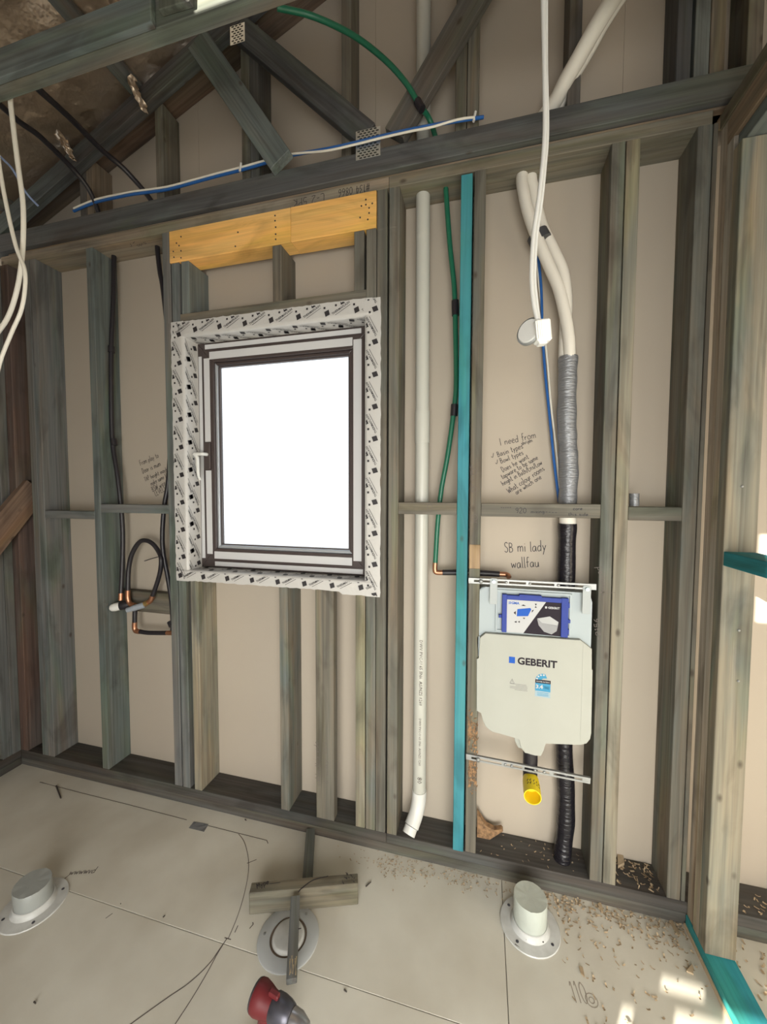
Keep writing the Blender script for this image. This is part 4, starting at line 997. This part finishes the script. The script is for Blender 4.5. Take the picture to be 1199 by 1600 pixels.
bm = bmesh.new(); loft([(.165, .0065, .0065), (.20, .0045, .0045)]); obj('chuck_jaws', bm, M_steel, dr, smooth=True)
bm = bmesh.new(); loft([(.1205, .0262, .0262), (.1235, .0262, .0262)]); obj('clutch_ring', bm, M_dark, dr, smooth=True)
bm = bmesh.new(); add_box(bm, (-.012, -.008, -.004), (.02, .008, .009), .003)
mwd = Matrix((dax, -dsd, dup)).transposed().to_4x4(); mwd.translation = dp(.058, .036, 0); obj('speed_switch', bm, M_red, dr, mwd)
bm = bmesh.new(); add_tube(bm, [dp(.035, -.02), dp(.03, -.06), dp(.022, -.10), dp(.018, -.135)], lambda t: .021-.002*math.sin(t*3), 14); obj('handle', bm, M_red, dr, smooth=True, label='red grip')
bm = bmesh.new(); add_tube(bm, [dp(.058, -.036), dp(.052, -.055), dp(.050, -.07)], .008, 8); obj('trigger', bm, M_dark, dr, smooth=True)
bm = bmesh.new(); add_box(bm, (-.045, -.034, -.03), (.065, .034, .03), .006); mwb = mwd.copy(); mwb.translation = Vector((*dp(.02, 0).xy, .0305)); 
mwb = Matrix.Translation(mwb.translation) @ Matrix.Rotation(math.atan2(dax.y, dax.x), 4, 'Z'); obj('battery', bm, M_dark, dr, mwb)
bm = bmesh.new()
q = [(.012, 14), (.034, 20), (.045, 40), (.040, 48), (.020, 34)]
add_poly(bm, [dp(a, .0385*math.sin(math.radians(t)), -.0385*math.cos(math.radians(t))) for a, t in q]); 
obj('sticker', bm, M_cream, dr)

# ---- small things on the floor
p = [at(*q, z=.0) for q in ((303, 1284), (326, 1288), (319, 1300), (295, 1294))]
bm = bmesh.new(); A = [bm.verts.new(v+Vector((0, 0, .0004))) for v in p]; B = [bm.verts.new(v+Vector((0, 0, .0014))) for v in p]
bm.faces.new(B); bm.faces.new(A[::-1]); [bm.faces.new((A[i], A[(i+1) % 4], B[(i+1) % 4], B[i])) for i in range(4)]
o = obj('tape_patch', bm, M_duct); tag(o, 'small square of grey tape stuck to the floor below window', 'tape')
bm = bmesh.new(); Zf = .0006
def fl(l): return [at(a, b, z=Zf) for a, b in l]
add_ribbon(bm, smooth_path(fl([(373, 1303), (382, 1316), (388, 1340), (388, 1365), (381, 1400), (370, 1435), (357, 1466)]), 6), .0026, (0, 0, 1))
add_ribbon(bm, smooth_path(fl([(355, 1466), (342, 1485), (325, 1508), (295, 1536), (260, 1560), (200, 1603)]), 6), .0034, (0, 0, 1))
add_ribbon(bm, smooth_path(fl([(355, 1466), (340, 1490), (322, 1523), (300, 1560), (272, 1603)]), 6), .0030, (0, 0, 1))
for a, b in (((367, 1457), (372, 1446)), ((390, 1451), (396, 1444)), ((396, 1444), (395, 1441)), ((351, 1465), (361, 1468)), ((386, 1349), (401, 1343)), ((165, 1435), (176, 1427)), ((95, 1378), (108, 1367)), ((62, 1222), (120, 1237)), ((120, 1237), (200, 1257)), ((200, 1257), (292, 1281)), ((325, 1290), (417, 1313)), ((417, 1313), (419, 1318))):
    add_ribbon(bm, fl([a, b]), .0032, (0, 0, 1))
add_writing(bm, 'wwwwvd', at(107, 1367, z=Zf), at(148, 1364, z=Zf), .03, (0, 0, 1), .003)
obj('pencil_line', bm, M_pencil, floor)
bm = bmesh.new()
add_writing(bm, '110', at(898, 1567, z=Zf), at(924, 1570, z=Zf), .055, (0, 0, 1), .003)
for r in (.018, .008): pc_ = at(925, 1563, z=Zf); add_ribbon(bm, [pc_+Vector((r*math.cos(k*.45), r*math.sin(k*.45), 0)) for k in range(15)], .0025, (0, 0, 1))
obj('faint_marking', bm, mat('faint_pencil', (.33, .29, .24), .8), floor)
# loose dark nails and splinters, one by one
deb = [((88, 1228), (95, 1247), .007), ((383, 1280), (385, 1282), .004), ((53, 1565), (56, 1568), .004), ((572, 1385), (580, 1378), .004), ((805, 1476), (817, 1484), .005), ((822, 1468), (850, 1472), .006), ((255, 1433), (258, 1430), .004), ((538, 1546), (542, 1550), .004), ((189, 1412), (188, 1412), .003)]
for i, (a, b, r) in enumerate(deb):
    zz = .011 if a == (822, 1468) else .004
    o = tube('wood_splinter', [at(*a, z=zz), at(*b, z=zz)] if a != b else [at(*a, z=zz), at(*a, z=zz)+Vector((.01, .005, 0))], lambda t, r=r: r*(.35+.65*math.sin(math.pi*(.15+.8*t))), M_debris, None, 6, 0)
    tag(o, ['long dark splinter on the floor near the left wall', 'dark speck of wood below the window, by the plate', 'dark chip on the bare floor at the lower left', 'dark nail right of the crossed offcuts', 'dark nail beside the right outlet flange', 'dark splinter lying on the right outlet flange', 'dark chip on the joint between left outlet and offcuts', 'dark crumb right of the drill on open floor', 'tiny dark chip right of the left floor outlet'][i], 'splinter', 'dark splinters on the floor')
# shavings swept against the plate
bm = bmesh.new()
def flake(p, L, w_, ang, curl):
    u = Vector((math.cos(ang), math.sin(ang), 0)); v = Vector((-u.y, u.x, 0)); rows = []
    for i in range(4):
        t = i/3-.5; q = p+u*(L*t)+Vector((0, 0, .001+curl*L*(t*t*2)))
        rows.append((bm.verts.new(q-v*w_/2), bm.verts.new(q+v*w_/2+Vector((0, 0, w_*.4*random.random())))))
    for a, b in zip(rows, rows[1:]): bm.faces.new((a[0], a[1], b[1], b[0]))
def spread(n, fx, fy, z, big=1.0):
    for _ in range(n):
        flake(Vector((fx(), fy(), z+random.uniform(0, .003))), random.uniform(.006, .019)*big, random.uniform(.0025, .006)*big, random.uniform(0, 6.28), random.uniform(0, .6))
R = random.uniform
spread(300, lambda: R(.25, XR-.015), lambda: -abs(random.gauss(0, .055))-.006, 0)
spread(70, lambda: R(.30, XR-.02), lambda: R(-.42, -.1), 0)
spread(130, lambda: random.gauss(-.33, .09), lambda: -abs(random.gauss(.05, .03))-.004, 0, .7)
spread(110, lambda: random.gauss(-.05, .10), lambda: -abs(random.gauss(.03, .03))-.004, 0, .7)
spread(60, lambda: R(.54, .70), lambda: R(.01, .13), .0905, 1.1)
spread(40, lambda: R(.0, .42), lambda: R(.01, .13), .0905, .7)
spread(50, lambda: R(XR+.1, 1.1), lambda: R(-.2, -.01), 0, 1.2)
spread(40, lambda: R(XR+.1, 1.15), lambda: R(.01, .12), .0905, 1.0)
o = obj('wood_shavings', bm, M_shave); tag(o, 'curled wood shavings swept along the foot of the wall', 'shavings', kind='stuff')
bm = bmesh.new()
def chip(poly, h_): 
    A = [bm.verts.new(v) for v in poly]; B = [bm.verts.new(v+Vector((0, 0, h_))) for v in poly]; n = len(A)
    bm.faces.new(A[::-1]); bm.faces.new(B); [bm.faces.new((A[i], A[(i+1) % n], B[(i+1) % n], B[i])) for i in range(n)]
def chipobj(poly, h_, z, lab):
    global bm
    bm = bmesh.new(); chip([at(a, b, z=z) for a, b in poly], h_); tag(obj('wood_chip', bm, M_shave), lab, 'wood chip', 'larger wood chips')
chipobj([(1073, 1519), (1082, 1508), (1084, 1524)], .006, .0008, 'triangular pale chip on the floor before the right plate')
chipobj([(934, 1414), (939, 1411), (943, 1424), (940, 1427)], .006, .0008, 'narrow pale chip below the double stud')
chipobj([(905, 1511), (911, 1513), (914, 1528), (908, 1522)], .005, .0008, 'pale curled chip lying alone right of the outlet')
chipobj([(965, 1338), (974, 1340), (976, 1352), (966, 1357)], .012, .0905, 'upright chip on the plate beside the double stud')
chipobj([(1046, 1440), (1050, 1438), (1064, 1462), (1060, 1463)], .005, .0008, 'long bark chip in the right floor corner')
